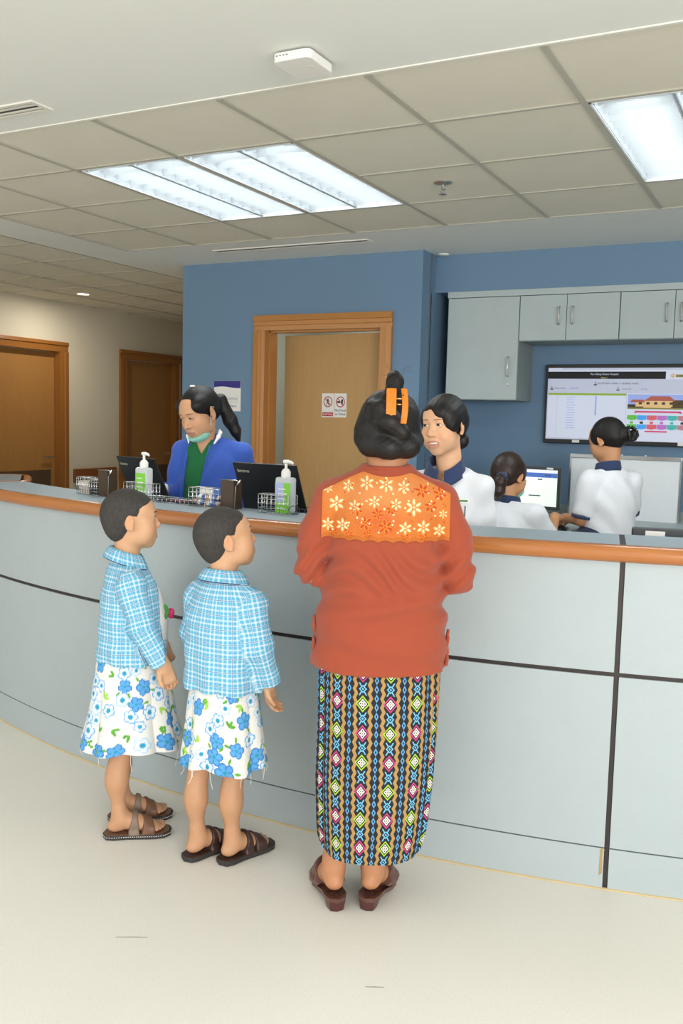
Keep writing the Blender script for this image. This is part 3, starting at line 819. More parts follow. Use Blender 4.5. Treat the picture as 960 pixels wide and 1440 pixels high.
class Field:
    def __init__(s, lo, hi, step, zfine=None, xfine=None, yfine=None):
        def ax(a, b, st, fine):
            if not fine: return np.arange(a, b + st, st).astype(np.float32)
            zs = []; z = a
            while z <= b:
                zs.append(z); q_ = st
                for f0, f1, q in fine:
                    if f0 <= z < f1: q_ = q
                z += q_
            return np.array(zs, np.float32)
        s.x = ax(lo[0], hi[0], step, xfine); s.y = ax(lo[1], hi[1], step, yfine); s.z = ax(lo[2], hi[2], step, zfine)
        s.step = step
        s.F = np.full((len(s.x), len(s.y), len(s.z)), .15, np.float32)
    def block(s, c, r):
        sl = []
        for a, cc, rr in ((s.x, c[0], r[0]), (s.y, c[1], r[1]), (s.z, c[2], r[2])):
            i = max(0, int(np.searchsorted(a, cc - rr)) - 1); j = min(len(a), int(np.searchsorted(a, cc + rr)) + 1)
            if j <= i: return None
            sl.append(slice(i, j))
        return tuple(sl)
    def put(s, lo, hi, fn, k, op):
        lo = np.array(lo); hi = np.array(hi); mg = k + 3 * s.step
        b = s.block((lo + hi) / 2, (hi - lo) / 2 + mg)
        if b is None: return s
        Xg, Yg, Zg = s.x[b[0]][:, None, None], s.y[b[1]][None, :, None], s.z[b[2]][None, None, :]
        d = fn(Xg, Yg, Zg).astype(np.float32)
        a = s.F[b]
        if op == 'u':
            if k > 0:
                h = np.clip(.5 + .5 * (a - d) / k, 0, 1); s.F[b] = a + (d - a) * h - k * h * (1 - h)
            else: s.F[b] = np.minimum(a, d)
        elif op == 's':
            d = -d
            if k > 0:
                h = np.clip(.5 + .5 * (d - a) / k, 0, 1); s.F[b] = a + (d - a) * h + k * h * (1 - h)
            else: s.F[b] = np.maximum(a, d)
        elif op == 'i':
            s.F[b] = np.maximum(a, d)
        return s
    def cone(s, a, b, ra, rb, k=.015, op='u', fr=ID):
        a = fr.p(a); b = fr.p(b); ra *= fr.k; rb *= fr.k
        ab = b - a; L2 = max(1e-12, ab @ ab); R = max(ra, rb)
        def fn(X_, Y_, Z_):
            px, py, pz = X_ - a[0], Y_ - a[1], Z_ - a[2]
            t = np.clip((px * ab[0] + py * ab[1] + pz * ab[2]) / L2, 0, 1)
            return np.sqrt((px - t * ab[0]) ** 2 + (py - t * ab[1]) ** 2 + (pz - t * ab[2]) ** 2) - (ra + (rb - ra) * t)
        return s.put(np.minimum(a, b) - R, np.maximum(a, b) + R, fn, k, op)
    def chain(s, pts, rs, k=.015, op='u', fr=ID):
        for i in range(len(pts) - 1): s.cone(pts[i], pts[i + 1], rs[i], rs[i + 1], k, op, fr)
        return s
    def ell(s, c, r, k=.015, op='u', fr=ID, R=I3):
        C = fr.p(c); r = np.array(r if hasattr(r, '__len__') else (r, r, r), float) * fr.k; Q = (fr.R @ R).T; m = float(r.max())
        def fn(X_, Y_, Z_):
            px, py, pz = X_ - C[0], Y_ - C[1], Z_ - C[2]
            q = [(Q[i, 0] * px + Q[i, 1] * py + Q[i, 2] * pz) for i in range(3)]
            k0 = np.sqrt(sum((q[i] / r[i]) ** 2 for i in range(3)))
            k1 = np.sqrt(sum((q[i] / r[i] ** 2) ** 2 for i in range(3))) + 1e-9
            return k0 * (k0 - 1) / k1
        return s.put(C - m, C + m, fn, k, op)
    def box(s, c, h, rad, k=.01, op='u', fr=ID, R=I3):
        C = fr.p(c); h = np.array(h, float) * fr.k; rad *= fr.k; Q = (fr.R @ R).T; m = float(np.linalg.norm(h))
        def fn(X_, Y_, Z_):
            px, py, pz = X_ - C[0], Y_ - C[1], Z_ - C[2]
            q = [np.abs(Q[i, 0] * px + Q[i, 1] * py + Q[i, 2] * pz) - h[i] + rad for i in range(3)]
            out = np.sqrt(sum(np.maximum(v, 0) ** 2 for v in q))
            return out + np.minimum(np.maximum(np.maximum(q[0], q[1]), q[2]), 0) - rad
        return s.put(C - m, C + m, fn, k, op)
    def loft(s, rings, k=.02, op='u', wav=None):
        """rings (z, cx, cy, rx, ry, n): stacked superellipses along z; wav(theta, z) -> radial factor"""
        rg = np.array([tuple(q) + (2.0,) * (6 - len(q)) for q in rings], float)
        z0, z1 = rg[0, 0], rg[-1, 0]
        lo = (float((rg[:, 1] - rg[:, 3]).min()) - .03, float((rg[:, 2] - rg[:, 4]).min()) - .03, z0); hi = (float((rg[:, 1] + rg[:, 3]).max()) + .03, float((rg[:, 2] + rg[:, 4]).max()) + .03, z1)
        def fn(X_, Y_, Z_):
            zc = np.clip(Z_, z0, z1)
            w = [catmull(zc.ravel(), rg[:, 0], rg[:, j]).reshape(zc.shape) for j in range(1, 6)]
            dx, dy = (X_ - w[0]), (Y_ - w[1])
            e = w[4]
            q = (np.abs(dx / w[2]) ** e + np.abs(dy / w[3]) ** e) ** (1 / e)
            if wav is not None: q = q / wav(np.arctan2(dy, dx), Z_)
            d = (q - 1) * np.minimum(w[2], w[3]) * .9
            return np.maximum(d, np.maximum(z0 - Z_, Z_ - z1))
        return s.put(lo, hi, fn, k, op)
    def blank(s):
        f = object.__new__(Field); f.x, f.y, f.z, f.step = s.x, s.y, s.z, s.step
        f.F = np.full(s.F.shape, .15, np.float32); return f
    def join(s, o, k):
        a, d = s.F, o.F
        h = np.clip(.5 + .5 * (a - d) / k, 0, 1); s.F = a + (d - a) * h - k * h * (1 - h); return s
    def cut(s, p, n, fr=ID):
        """keep the side against the normal n"""
        p = fr.p(p); n = fr.R @ np.array(n, float); n /= np.linalg.norm(n)
        d = (s.x[:, None, None] - p[0]) * n[0] + (s.y[None, :, None] - p[1]) * n[1] + (s.z[None, None, :] - p[2]) * n[2]
        s.F = np.maximum(s.F, d.astype(np.float32)); return s
    def warp(s, fn):
        s.F = s.F + fn(s.x[:, None, None], s.y[None, :, None], s.z[None, None, :]).astype(np.float32); return s
    def mesh(s):
        F = s.F
        F[0] = F[-1] = .15; F[:, 0] = F[:, -1] = .15; F[:, :, 0] = F[:, :, -1] = .15
        ins = F < 0
        cnt = np.zeros(tuple(n - 1 for n in F.shape), np.int8)
        for i in (0, 1):
            for j in (0, 1):
                for k in (0, 1):
                    cnt += ins[i:F.shape[0] - 1 + i, j:F.shape[1] - 1 + j, k:F.shape[2] - 1 + k]
        ci, cj, ck = np.nonzero((cnt > 0) & (cnt < 8))
        idx = np.full(cnt.shape, -1, np.int64); idx[ci, cj, ck] = np.arange(len(ci))
        acc = np.zeros((len(ci), 3)); num = np.zeros(len(ci))
        offs = [(i, j, k) for i in (0, 1) for j in (0, 1) for k in (0, 1)]
        for a in offs:
            for ax in range(3):
                if a[ax]: continue
                b = list(a); b[ax] = 1
                fa = F[ci + a[0], cj + a[1], ck + a[2]]; fb = F[ci + b[0], cj + b[1], ck + b[2]]
                m = (fa < 0) != (fb < 0)
                t = np.where(m, fa / np.where(m, fa - fb, 1), 0)
                for d in range(3):
                    acc[:, d] += np.where(m, a[d] + (t if d == ax else 0), 0)
                num += m
        acc /= num[:, None]
        def co(axis, i, fr_): return axis[i] + (axis[np.minimum(i + 1, len(axis) - 1)] - axis[i]) * fr_
        P = np.stack([co(s.x, ci, acc[:, 0]), co(s.y, cj, acc[:, 1]), co(s.z, ck, acc[:, 2])], 1)
        quads = []
        for ax in range(3):
            sl0 = [slice(None)] * 3; sl1 = [slice(None)] * 3
            sl0[ax] = slice(0, -1); sl1[ax] = slice(1, None)
            A, B = ins[tuple(sl0)], ins[tuple(sl1)]
            e = np.nonzero(A != B)
            u, v = (ax + 1) % 3, (ax + 2) % 3
            ok = (e[u] > 0) & (e[v] > 0) & (e[u] < F.shape[u] - 1) & (e[v] < F.shape[v] - 1)
            e = [q[ok] for q in e]
            def id_(du, dv):
                q = [e[0], e[1], e[2]]; q[u] = q[u] - du; q[v] = q[v] - dv
                return idx[q[0], q[1], q[2]]
            Q = np.stack([id_(1, 1), id_(0, 1), id_(0, 0), id_(1, 0)], 1)
            fl_ = ~ins[tuple(sl0)][tuple(e)]
            Q[fl_] = Q[fl_][:, ::-1]
            quads.append(Q)
        Q = np.concatenate(quads)
        return P, Q

def catmull(z, zs, v):
    """smooth monotone-ish interpolation of v over zs"""
    m = np.gradient(v, zs)
    i = np.clip(np.searchsorted(zs, z) - 1, 0, len(zs) - 2)
    h = zs[i + 1] - zs[i]; t = (z - zs[i]) / h
    d = (v[i + 1] - v[i]) / h
    m0 = np.where(np.abs(m[i]) > 3 * np.abs(d), 3 * d, m[i]); m1 = np.where(np.abs(m[i + 1]) > 3 * np.abs(d), 3 * d, m[i + 1])
    t2, t3 = t * t, t * t * t
    return (2 * t3 - 3 * t2 + 1) * v[i] + (t3 - 2 * t2 + t) * h * m0 + (-2 * t3 + 3 * t2) * v[i + 1] + (t3 - t2) * h * m1

def np_mesh(name, P, Q, mat, parent, col=None, uv=None, smooth=True):
    me = bpy.data.meshes.new(name)
    P = np.asarray(P, np.float32); Q = np.asarray(Q, np.int32)
    k = Q.shape[1]
    me.vertices.add(len(P)); me.vertices.foreach_set('co', P.ravel())
    me.loops.add(Q.size); me.loops.foreach_set('vertex_index', Q.ravel())
    me.polygons.add(len(Q)); me.polygons.foreach_set('loop_start', np.arange(0, Q.size, k, dtype=np.int32))
    me.update(calc_edges=True)
    me.polygons.foreach_set('use_smooth', np.full(len(Q), smooth))
    if col is not None:
        at = me.attributes.new('Col', 'FLOAT_COLOR', 'POINT')
        c = np.ones((len(P), 4), np.float32); c[:, :3] = col
        at.data.foreach_set('color', c.ravel())
    if uv is not None:
        at = me.attributes.new('cuv', 'FLOAT_VECTOR', 'POINT')
        u = np.zeros((len(P), 3), np.float32); u[:, :uv.shape[1]] = uv
        at.data.foreach_set('vector', u.ravel())
    me.materials.append(mat)
    me.validate()
    o = bpy.data.objects.new(name, me)
    return link(o, parent)

def sculpt(name, F, mat, parent, col=None, uv=None, drop=None, relax=1):
    P, Q = F.mesh()
    if drop is not None:
        cen = P[Q].mean(1); keep = ~drop(cen); Q = Q[keep]
        used = np.unique(Q); mp = np.full(len(P), -1); mp[used] = np.arange(len(used)); P = P[used]; Q = mp[Q]
    for _ in range(relax):
        S_ = np.zeros_like(P); n_ = np.zeros(len(P))
        for j in range(4):
            a, b = Q[:, j], Q[:, (j + 1) % 4]
            for d in range(3):
                S_[:, d] += np.bincount(a, P[b, d], len(P)) + np.bincount(b, P[a, d], len(P))
            n_ += np.bincount(a, minlength=len(P)) + np.bincount(b, minlength=len(P))
        P = P * .5 + .5 * S_ / np.maximum(n_, 1)[:, None]
    c = None if col is None else col(P)
    u = None if uv is None else uv(P)
    return np_mesh(name, P, Q, mat, parent, c, u)

def attr_mat(name, rough=.6, spec=.4, sss=0.0, bmp=0.0, bscale=200, noise_var=.08, nscale=40):
    m, b = new_mat(name, rough, 0, spec)
    a = X.tree.nodes.new('ShaderNodeAttribute'); a.attribute_name = 'Col'
    co = coords()
    n = noise(co, nscale, 3, .6)
    mul = X.tree.nodes.new('ShaderNodeMix'); mul.data_type = 'RGBA'; mul.blend_type = 'MULTIPLY'; mul.inputs[0].default_value = 1
    X.tree.links.new(a.outputs['Color'], mul.inputs[6])
    cc = mixc(n, (1 - noise_var,) * 3, (1 + noise_var,) * 3)
    X.tree.links.new(cc, mul.inputs[7])
    setcol(b, mul.outputs[2])
    if sss:
        b.inputs['Subsurface Weight'].default_value = sss
        b.inputs['Subsurface Radius'].default_value = (.012, .004, .002)
        b.inputs['Subsurface Scale'].default_value = .5
    if bmp: bump(b, noise(co, bscale, 3, .6), bmp, .002)
    return m
M['skin'] = attr_mat('skin', .52, .4, .06, .06, 350, .05, 60)

def hair_mat(name, c1, c2, rough=.38, scale=160, stretch=(1, 1, .12)):
    m, b = new_mat(name, rough, 0, .35)
    co = coords()
    n = noise(co, scale, 4, .65, stretch)
    n2 = noise(co, scale * .25, 2, .5, stretch)
    setcol(b, mixc((n * .6 + n2 * .5 - .05).max(0.0).min(1.0), lin(c1), lin(c2)))
    bump(b, n, .35, .004)
    return m
M['hair'] = hair_mat('black_hair', '#070606', '#1a1614', .48, 260, (1, 1, .06))
M['hair_brown'] = hair_mat('dark_brown_hair', '#15100e', '#3c2a22')
M['crop'] = hair_mat('cropped_hair', '#121110', '#4f4b47', .72, 420, (1, 1, .5))
M['eye_white'] = plain('eye_white', '#cfc6bd', .25, var=.02)
M['iris'] = plain('dark_iris', '#1b1210', .1, var=.1)
M['brow'] = plain('eyebrow_hair', '#241b18', .8, var=.1)
M['teeth'] = plain('teeth', '#efeae0', .3, var=.02)

def head_shape(F, fr, child=False, jaw=1.0, smile=0.0, ear=True):
    """head frame: origin between the ears, x right, y forward, z up; adult size, scaled by fr.k"""
    F.ell((0, -.016, .032), (.073, .093, .083), .01, fr=fr)
    F.ell((0, -.045, .005), (.062, .06, .06), .03, fr=fr)                     # occiput
    F.ell((0, .036, -.028), (.059 * jaw, .058, .085), .03, fr=fr)             # face mask
    F.ell((0, .05, .038), (.056, .036, .04), .03, fr=fr)                      # forehead
    F.ell((0, .062, -.100), (.023, .018, .018), .03, fr=fr)                   # chin
    for s in (-1, 1):
        F.ell((s * .036, .058, -.03), (.026, .024, .024), .025, fr=fr)        # cheekbone
        F.ell((s * .040 * jaw, .015, -.074), (.016, .03, .018), .035, fr=fr)  # jaw angle
        F.ell((s * .036 * jaw, .046, -.056), (.024, .026, .028), .03, fr=fr)  # cheek
        F.ell((s * .030, .103, .003), (.017, .014, .0095), .014, 's', fr)     # socket
        F.ell((s * .030, .0795, .0015), (.0155, .0125, .0115), .006, fr=fr)   # lids
    F.ell((0, .083, .022), (.04, .012, .008), .018, fr=fr)                    # brow ridge
    nb = .8 if child else 1.0
    F.cone((0, .088, .004), (0, .105 if not child else .102, -.030), .0065, .0105 * nb, .012, fr=fr)
    F.ell((0, .105 if not child else .101, -.034), (.0115, .011, .0095), .008, fr=fr)
    for s in (-1, 1):
        F.ell((s * .0125, .095, -.0375), (.0085, .010, .0075), .006, fr=fr)
        F.ell((s * .007, .100, -.0455), (.0035, .004, .003), .002, 's', fr)
    mz = .004 if child else 0
    F.ell((0, .083 - mz, -.070), (.026, .014, .020), .016, fr=fr)             # muzzle
    w = .023
    if smile > 0:
        for s in (-1, 1):
            F.ell((s * .036, .070, -.046), (.016, .016, .014), .014, fr=fr)
            F.chain([(0, .0955, -.0640), (s * .012, .0935, -.0630), (s * .021, .0870, -.0635), (s * .0275, .0795, -.0640)], [.0050, .0048, .0040, .0030], .005, fr=fr)
            F.chain([(0, .0935, -.0825), (s * .011, .0918, -.0810), (s * .020, .0865, -.0750), (s * .0275, .0795, -.0645)], [.0060, .0056, .0045, .0030], .005, fr=fr)
        F.ell((0, .098, -.0722), (.0240, .0165, .0056), .0015, 's', fr)
        for s in (-1, 1): F.ell((s * .013, .094, -.0700), (.0125, .014, .0042), .0015, 's', fr)
    else:
        F.ell((0, .095 - mz * 1.6, -.0655), (w, .007, .0052), .006, fr=fr)
        F.ell((0, .0945 - mz * 1.6, -.0775), (w * .88, .0075, .0065), .006, fr=fr)
        F.ell((0, .105, -.0713), (w, .008, .0012), .003, 's', fr)
    if ear:
        for s in (-1, 1):
            R = rotm('z', -s * 22) @ rotm('x', -12)
            F.ell((s * .0765, -.010, -.010), (.0075, .0185, .031), .006, fr=fr, R=R)
            F.ell((s * .0845, -.006, -.006), (.0055, .0105, .019), .004, 's', fr, R=R)
            F.ell((s * .0765, -.002, -.036), (.006, .009, .009), .006, fr=fr)
    return F

def skin_colour(fr, base='#b98562', lips='#9a5a50', sm=0.0, eyes=True, extra=None):
    b = np.array(lin(base)); l = np.array(lin(lips))
    def fn(P):
        q = ((P - fr.t) @ fr.R) / fr.k
        c = np.tile(b, (len(P), 1))
        def blend(mask, colour, amt): c[:] = c + (np.array(colour) - c) * (mask * amt)[:, None]
        def g(cx, cy, cz, rx, ry, rz):
            return np.clip(1.3 - np.sqrt(((np.abs(q[:, 0]) - cx) / rx) ** 2 + ((q[:, 1] - cy) / ry) ** 2 + ((q[:, 2] - cz) / rz) ** 2), 0, .3) / .3
        blend(g(0, .096, -.0715 - .002 * sm, .024 + .004 * sm, .022, .0105 + .002 * sm), l, .62)
        blend(g(.04, .075, -.035, .03, .03, .022), b * np.array([1.08, .93, .9]), .5)
        blend(g(.0775, -.005, -.01, .01, .016, .026), b * np.array([1.03, .86, .8]), .5)
        if extra: extra(q, c, P)
        return c
    return fn

def eyes(parent, fr, gaze=(0, 0), open_=.0062, iris_r=.0062):
    for s in (-1, 1):
        c = fr.p((s * .030, .0818, .0012))
        fw = fr.R @ rotm('z', -gaze[0]) @ rotm('x', gaze[1]) @ np.array([0, 1, 0.])
        n = 16
        up = fr.R @ np.array([0, 0, 1.]); rt = fr.R @ np.array([1., 0, 0])
        # almond-shaped white, domed
        v = []; f = []
        rings = 5
        for i in range(rings):
            rr = i / (rings - 1)
            for k in range(n):
                a = 2 * math.pi * k / n
                x = .0128 * rr * math.cos(a); z = open_ * rr * math.sin(a) * (1 if math.sin(a) > 0 else .8)
                y = .0125 * math.sqrt(max(0, 1 - (x / .0145) ** 2 - (z / .0145) ** 2))
                y2 = y
                v.append(c + fr.k * (rt * x + up * z + (fr.R @ np.array([0, 1., 0])) * y2))
        for i in range(rings - 1):
            for k in range(n): f.append((i * n + k, i * n + (k + 1) % n, (i + 1) * n + (k + 1) % n, (i + 1) * n + k))
        e = MB().add(v, f).build('eye', M['eye_white'], parent, smooth='all', fix=True)
        v = []; f = []
        gx, gz = gaze[0] * .00017, gaze[1] * .00017
        for i in range(3):
            rr = i / 2
            for k in range(n):
                a = 2 * math.pi * k / n
                x = gx + iris_r * rr * math.cos(a); z = gz + np.clip(iris_r * rr * math.sin(a), -open_ * .85 - gz, open_ * .9 - gz)
                y = .0125 * math.sqrt(max(0, 1 - (x / .0145) ** 2 - (z / .0145) ** 2)) + .0006
                v.append(c + fr.k * (rt * x + up * z + (fr.R @ np.array([0, 1., 0])) * y))
        for i in range(2):
            for k in range(n): f.append((i * n + k, i * n + (k + 1) % n, (i + 1) * n + (k + 1) % n, (i + 1) * n + k))
        MB().add(v, f).build('iris', M['iris'], e, smooth='all')
        # upper lash line
        pts = []; 
        for t in np.linspace(-1, 1, 9):
            x = .0135 * t; z = open_ * math.sqrt(max(0, 1 - t * t)) + .0006
            y = .0125 * math.sqrt(max(0, 1 - (x / .0145) ** 2 - (z / .0145) ** 2)) + .0010
            pts.append(c + fr.k * (rt * x + up * z + (fr.R @ np.array([0, 1., 0])) * y))
        MB().tube(pts, .0011 * fr.k, 5).build('lash_line', M['iris'], e, smooth='all')

def face_y(F, fr, x, z, y0=.135):
    """outermost skin along the face direction at head coordinates (x, z)"""
    ys_ = np.arange(y0, .0, -.0006)
    P_ = np.stack([np.full_like(ys_, x), ys_, np.full_like(ys_, z)], 1) * fr.k @ fr.R.T + fr.t
    ix = []
    for d, ax in enumerate((F.x, F.y, F.z)):
        i = np.clip(np.searchsorted(ax, P_[:, d]) - 1, 0, len(ax) - 2); ix.append((i, np.clip((P_[:, d] - ax[i]) / (ax[i + 1] - ax[i]), 0, 1)))
    val = 0
    for a in (0, 1):
        for b in (0, 1):
            for c in (0, 1):
                w = (ix[0][1] if a else 1 - ix[0][1]) * (ix[1][1] if b else 1 - ix[1][1]) * (ix[2][1] if c else 1 - ix[2][1])
                val = val + w * F.F[ix[0][0] + a, ix[1][0] + b, ix[2][0] + c]
    i = int(np.argmax(val < 0))
    return float(ys_[i])
def brows(parent, fr, F, z=.021, lift=.004, th=.0022, sides=(-1, 1)):
    for s in sides:
        pts = []; rr = []
        for t in np.linspace(0, 1, 9):
            x = s * (.012 + .034 * t)
            zz = z + lift * math.sin(t * math.pi * .75) - .002 * t
            pts.append(fr.p((x, face_y(F, fr, x, zz) - .0004, zz))); rr.append(th * fr.k * (.75 + .35 * math.sin(t * 2.2) - .55 * t * t))
        MB().tube(pts, rr, 6).build('eyebrow', M['brow'], parent, smooth='all')

def hand(F, wrist, R, k=1.0, curl=(25, 30, 20), thumb=35, side=1, spread=4, kk=.004):
    """hand frame: fingers run along -z, palm faces +y, thumb on side*x"""
    fr = Frame(R, wrist, k)
    F.box((0, 0, -.047), (.036, .0135, .044), .012, .012, fr=fr)
    F.cone((0, 0, .03), (0, 0, -.02), .024, .024, .02, fr=fr)
    for i, (x, L, r) in enumerate(((.027, .068, .0082), (.0095, .076, .0085), (-.0085, .071, .0081), (-.0255, .056, .0072))):
        p = np.array([side * x, 0, -.086]); a = 0
        segs = (L * .45, L * .31, L * .24)
        cu = curl if not hasattr(curl[0], '__len__') else curl[i]
        for j in range(3):
            a += cu[j]
            d = rotm('y', side * spread * (1.2 - i) * .8) @ rotm('x', a) @ np.array([0, 0, -1.])
            q = p + d * segs[j]
            F.cone(p, q, r * (1 - .07 * j), r * (1 - .07 * (j + 1)), kk if j else .008, fr=fr)
            p = q
    p0 = np.array([side * .026, .004, -.018]); d1 = rotm('y', -side * thumb) @ rotm('x', 18) @ np.array([0, 0, -1.])
    p1 = p0 + d1 * .034; d2 = rotm('y', -side * thumb * .55) @ rotm('x', 30) @ np.array([0, 0, -1.])
    p2 = p1 + d2 * .028; p3 = p2 + (rotm('x', 40) @ np.array([0, 0, -1.])) * .022
    F.chain([p0, p1, p2, p3], [.014, .0115, .0095, .0080], .006, fr=fr)
    return fr

def foot(F, ankle, az, k=1.0, L=.21, pitch=0):
    """bare foot with five toes; ankle above the heel, sole at z = 0 of the frame"""
    fr = Frame(rotm('z', az) @ rotm('x', pitch), ankle, k)
    F.ell((0, -.013, .024), (.027, .032, .024), .015, fr=fr)
    F.chain([(0, 0, .085), (0, .008, .05), (0, .06, .034), (0, .11, .022)], [.022, .0265, .027, .022], .025, fr=fr)
    F.ell((.004, .12, .018), (.038, .035, .016), .015, fr=fr)
    for i, (x, y, r) in enumerate(((-.026, .163, .0118), (-.009, .168, .0088), (.006, .163, .0082), (.019, .154, .0078), (.031, .142, .0072))):
        F.cone((x, y - .035, .014), (x * 1.06, y, .0105), r * .95, r, .005, fr=fr)
    return fr

def cloth_mat(name, c, rough=.85, weave=900, var=.05, bmp=.12):
    m, b = new_mat(name, rough, 0, .25)
    co = coords(); c = lin(c)
    n = noise(co, 18, 3, .5); w = noise(co, weave, 1, .5)
    setcol(b, mixc((n * .6 + w * .4), tuple(x * (1 - var) for x in c), tuple(min(1, x * (1 + var)) for x in c)))
    b.inputs['Sheen Weight'].default_value = .15
    bump(b, noise(co, 26, 3, .55) * .8 + w * .2, bmp, .01)
    return m
def attr_cloth(name):
    m, b = new_mat(name, .85, 0, .25)
    a = X.tree.nodes.new('ShaderNodeAttribute'); a.attribute_name = 'Col'
    setcol(b, a.outputs['Color'])
    co = coords()
    bump(b, noise(co, 26, 3, .55), .1, .01)
    return m
M['painted_cloth'] = attr_cloth('printed_cloth')

def person(label, org, az, group=None):
    return thing('person', label, 'person', (org[0], org[1], 0), math.radians(az), group)

# ------------------------------------------------------------------ woman in the orange blouse
def sarong_material():
    m, b = new_mat('printed_sarong', .8, 0, .25)
    at = X.tree.nodes.new('ShaderNodeAttribute'); at.attribute_name = 'cuv'
    sx_ = X.tree.nodes.new('ShaderNodeSeparateXYZ'); X.tree.links.new(at.outputs['Vector'], sx_.inputs[0])
    u, v = X(sx_.outputs[0]), X(sx_.outputs[1])
    pu, pv = .078, .0845
    uu, vv = u / pu, v / pv
    par = (uu.floor() + vv.floor()).mod2()
    du = (uu.fract() - .5) * pu; dv = (vv.fract() - .5) * pv
    adu, adv = du.abs(), dv.abs()
    col = lin('#26262b')
    # zigzag and chain columns at the cell's edge
    e = (uu + .5).fract() * pu - pu * .5            # distance from the chain column
    ae = e.abs()
    tri = ((v / .0255).fract() - .5).abs()          # 0 .5 triangle wave
    zig = (ae - .0145 - tri * .0125).abs() < .0050
    col = mixc(zig, col, lin('#a5834e'))
    chain = (ae / .0062 + tri / .48) < 1.0
    chain_in = (ae / .0028 + tri / .22) < 1.0
    col = mixc(chain, col, lin('#5b97c2'))
    col = mixc(chain_in, col, lin('#1b2740'))
    # small blue star half way between the diamonds
    sv = ((vv + .5).fract() - .5) * pv
    asv = sv.abs()
    star = ((adu + asv - .0095).abs() < .0020)
    arms = ((adu - asv * .55).abs() < .0019) * (asv < .0185) * (asv > .0075)
    dot = (adu + asv) < .0035
    col = mixc(star.max(arms).max(dot), col, lin('#6bb2d6'))
    # large diamonds, green and pink by turns
    dm = adu / .0205 + adv / .0245
    rim = mixc(par, lin('#96bf3a'), lin('#b8407c'))
    col = mixc(dm < 1.0, col, lin('#17171b'))
    col = mixc((dm < .99) * (dm > .77), col, rim)
    lat = ((adu * 1.2 + adv) / .0078).fract()
    cross = ((adu * 1.2 - adv).abs() < .0013)
    inner = (dm < .60)
    col = mixc(inner, col, lin('#dcd6cc'))
    q1 = (adu * 1.2 - .0075).abs() + adv
    q2 = adu * 1.2 + (adv - .0075).abs()
    col = mixc(inner * ((q1 < .0028).max(q2 < .0028)), col, lin('#2a2327'))
    dd1 = (du * 1.2 + dv).abs(); dd2 = (du * 1.2 - dv).abs()
    col = mixc(inner * ((dd1 < .0009).max(dd2 < .0009)), col, lin('#2a2327'))
    setcol(b, col)
    bump(b, noise(coords(), 24, 3, .5), .12, .01)
    return m
M['sarong'] = sarong_material()
M['blouse'] = cloth_mat('orange_red_jersey', '#98462f', .85, 900, .06, .25)

W = person('woman seen from behind in an orange-red blouse with lace yoke and patterned sarong', (-1.12, 2.444), 25.0)
WH = Frame(rotm('x', -4), (.008, .035, 1.428), .98)
B = Field((-.34, -.24, -.005), (.36, .56, 1.60), .005, [(1.28, 1.60, .004), (0, .13, .0035)])
B.loft([(.60, 0, .01, .17, .12), (.75, 0, .01, .18, .135), (.9, 0, .01, .17, .13), (1.0, 0, .01, .155, .125), (1.1, 0, .0, .155, .115), (1.2, 0, 0, .15, .1), (1.26, 0, 0, .1, .075), (1.31, 0, .005, .06, .058)], .02)
B.cone((0, 0, 1.26), (.005, .02, 1.40), .058, .056, .02)
head_shape(B, WH)
for s, ft in ((-1, (-.118, -.02)), (1, (-.005, -.008))):
    hip = (s * .075 - .004, .01, .68)
    B.chain([hip, ((hip[0] + ft[0]) / 2, .03, .40), (ft[0], ft[1] + .0, .115)], [.085, .058, .034], .03)
    B.ell((ft[0], ft[1] - .02, .27), (.045, .05, .09), .04)
    foot(B, (ft[0], ft[1], .046), -s * 16, 1.06, pitch=-14)
for s in (-1, 1):
    sh = (s * .155, 0, 1.225); el = (s * .212 + .006, -.015, 1.015); wr = (s * .12, .345, 1.158)
    B.chain([sh, el], [.052, .04], .02); B.chain([el, wr], [.038, .026], .01)
    hand(B, (s * .118, .352, 1.158), rotm('z', s * 12) @ rotm('x', 90) @ rotm('z', 180), .93, (6, 10, 8), 34, s, 4)
sculpt('body', B, M['skin'], W, skin_colour(WH, '#b57f5b'))

# blouse
L = Field((-.31, -.24, .69), (.33, .42, 1.36), .004)
rings = [(.737, -.003, .005, .200, .150, 2.2), (.78, -.002, .004, .199, .150, 2.2), (.86, 0, .003, .193, .148, 2.2), (.95, .001, .002, .182, .144, 2.2), (1.03, .003, 0, .174, .140, 2.2),
         (1.10, .004, -.002, .171, .134, 2.2), (1.17, .004, -.003, .172, .124, 2.2), (1.225, .004, -.002, .155, .106), (1.265, .004, 0, .115, .088), (1.290, .005, .004, .080, .076), (1.326, .006, .008, .067, .065)]
L.loft(rings, .02)
for s in (-1, 1):
    L.cone((s * .05, 0, 1.280), (s * .148 + .004, 0, 1.228), .046, .054, .03)
    el = (s * .214 + .006, -.018, 1.024 if s < 0 else 1.010); wr = (s * .135, .30, 1.152)
    L.chain([(s * .155 + .004, 0, 1.222), (s * .196 + .005, -.012, 1.12), el], [.056, .053, .047], .022)
    L.chain([el, wr], [.047, .038], .012)
    L.cut((s * .13, .318, 1.135), (-s * .4, 1, .3)) if False else None
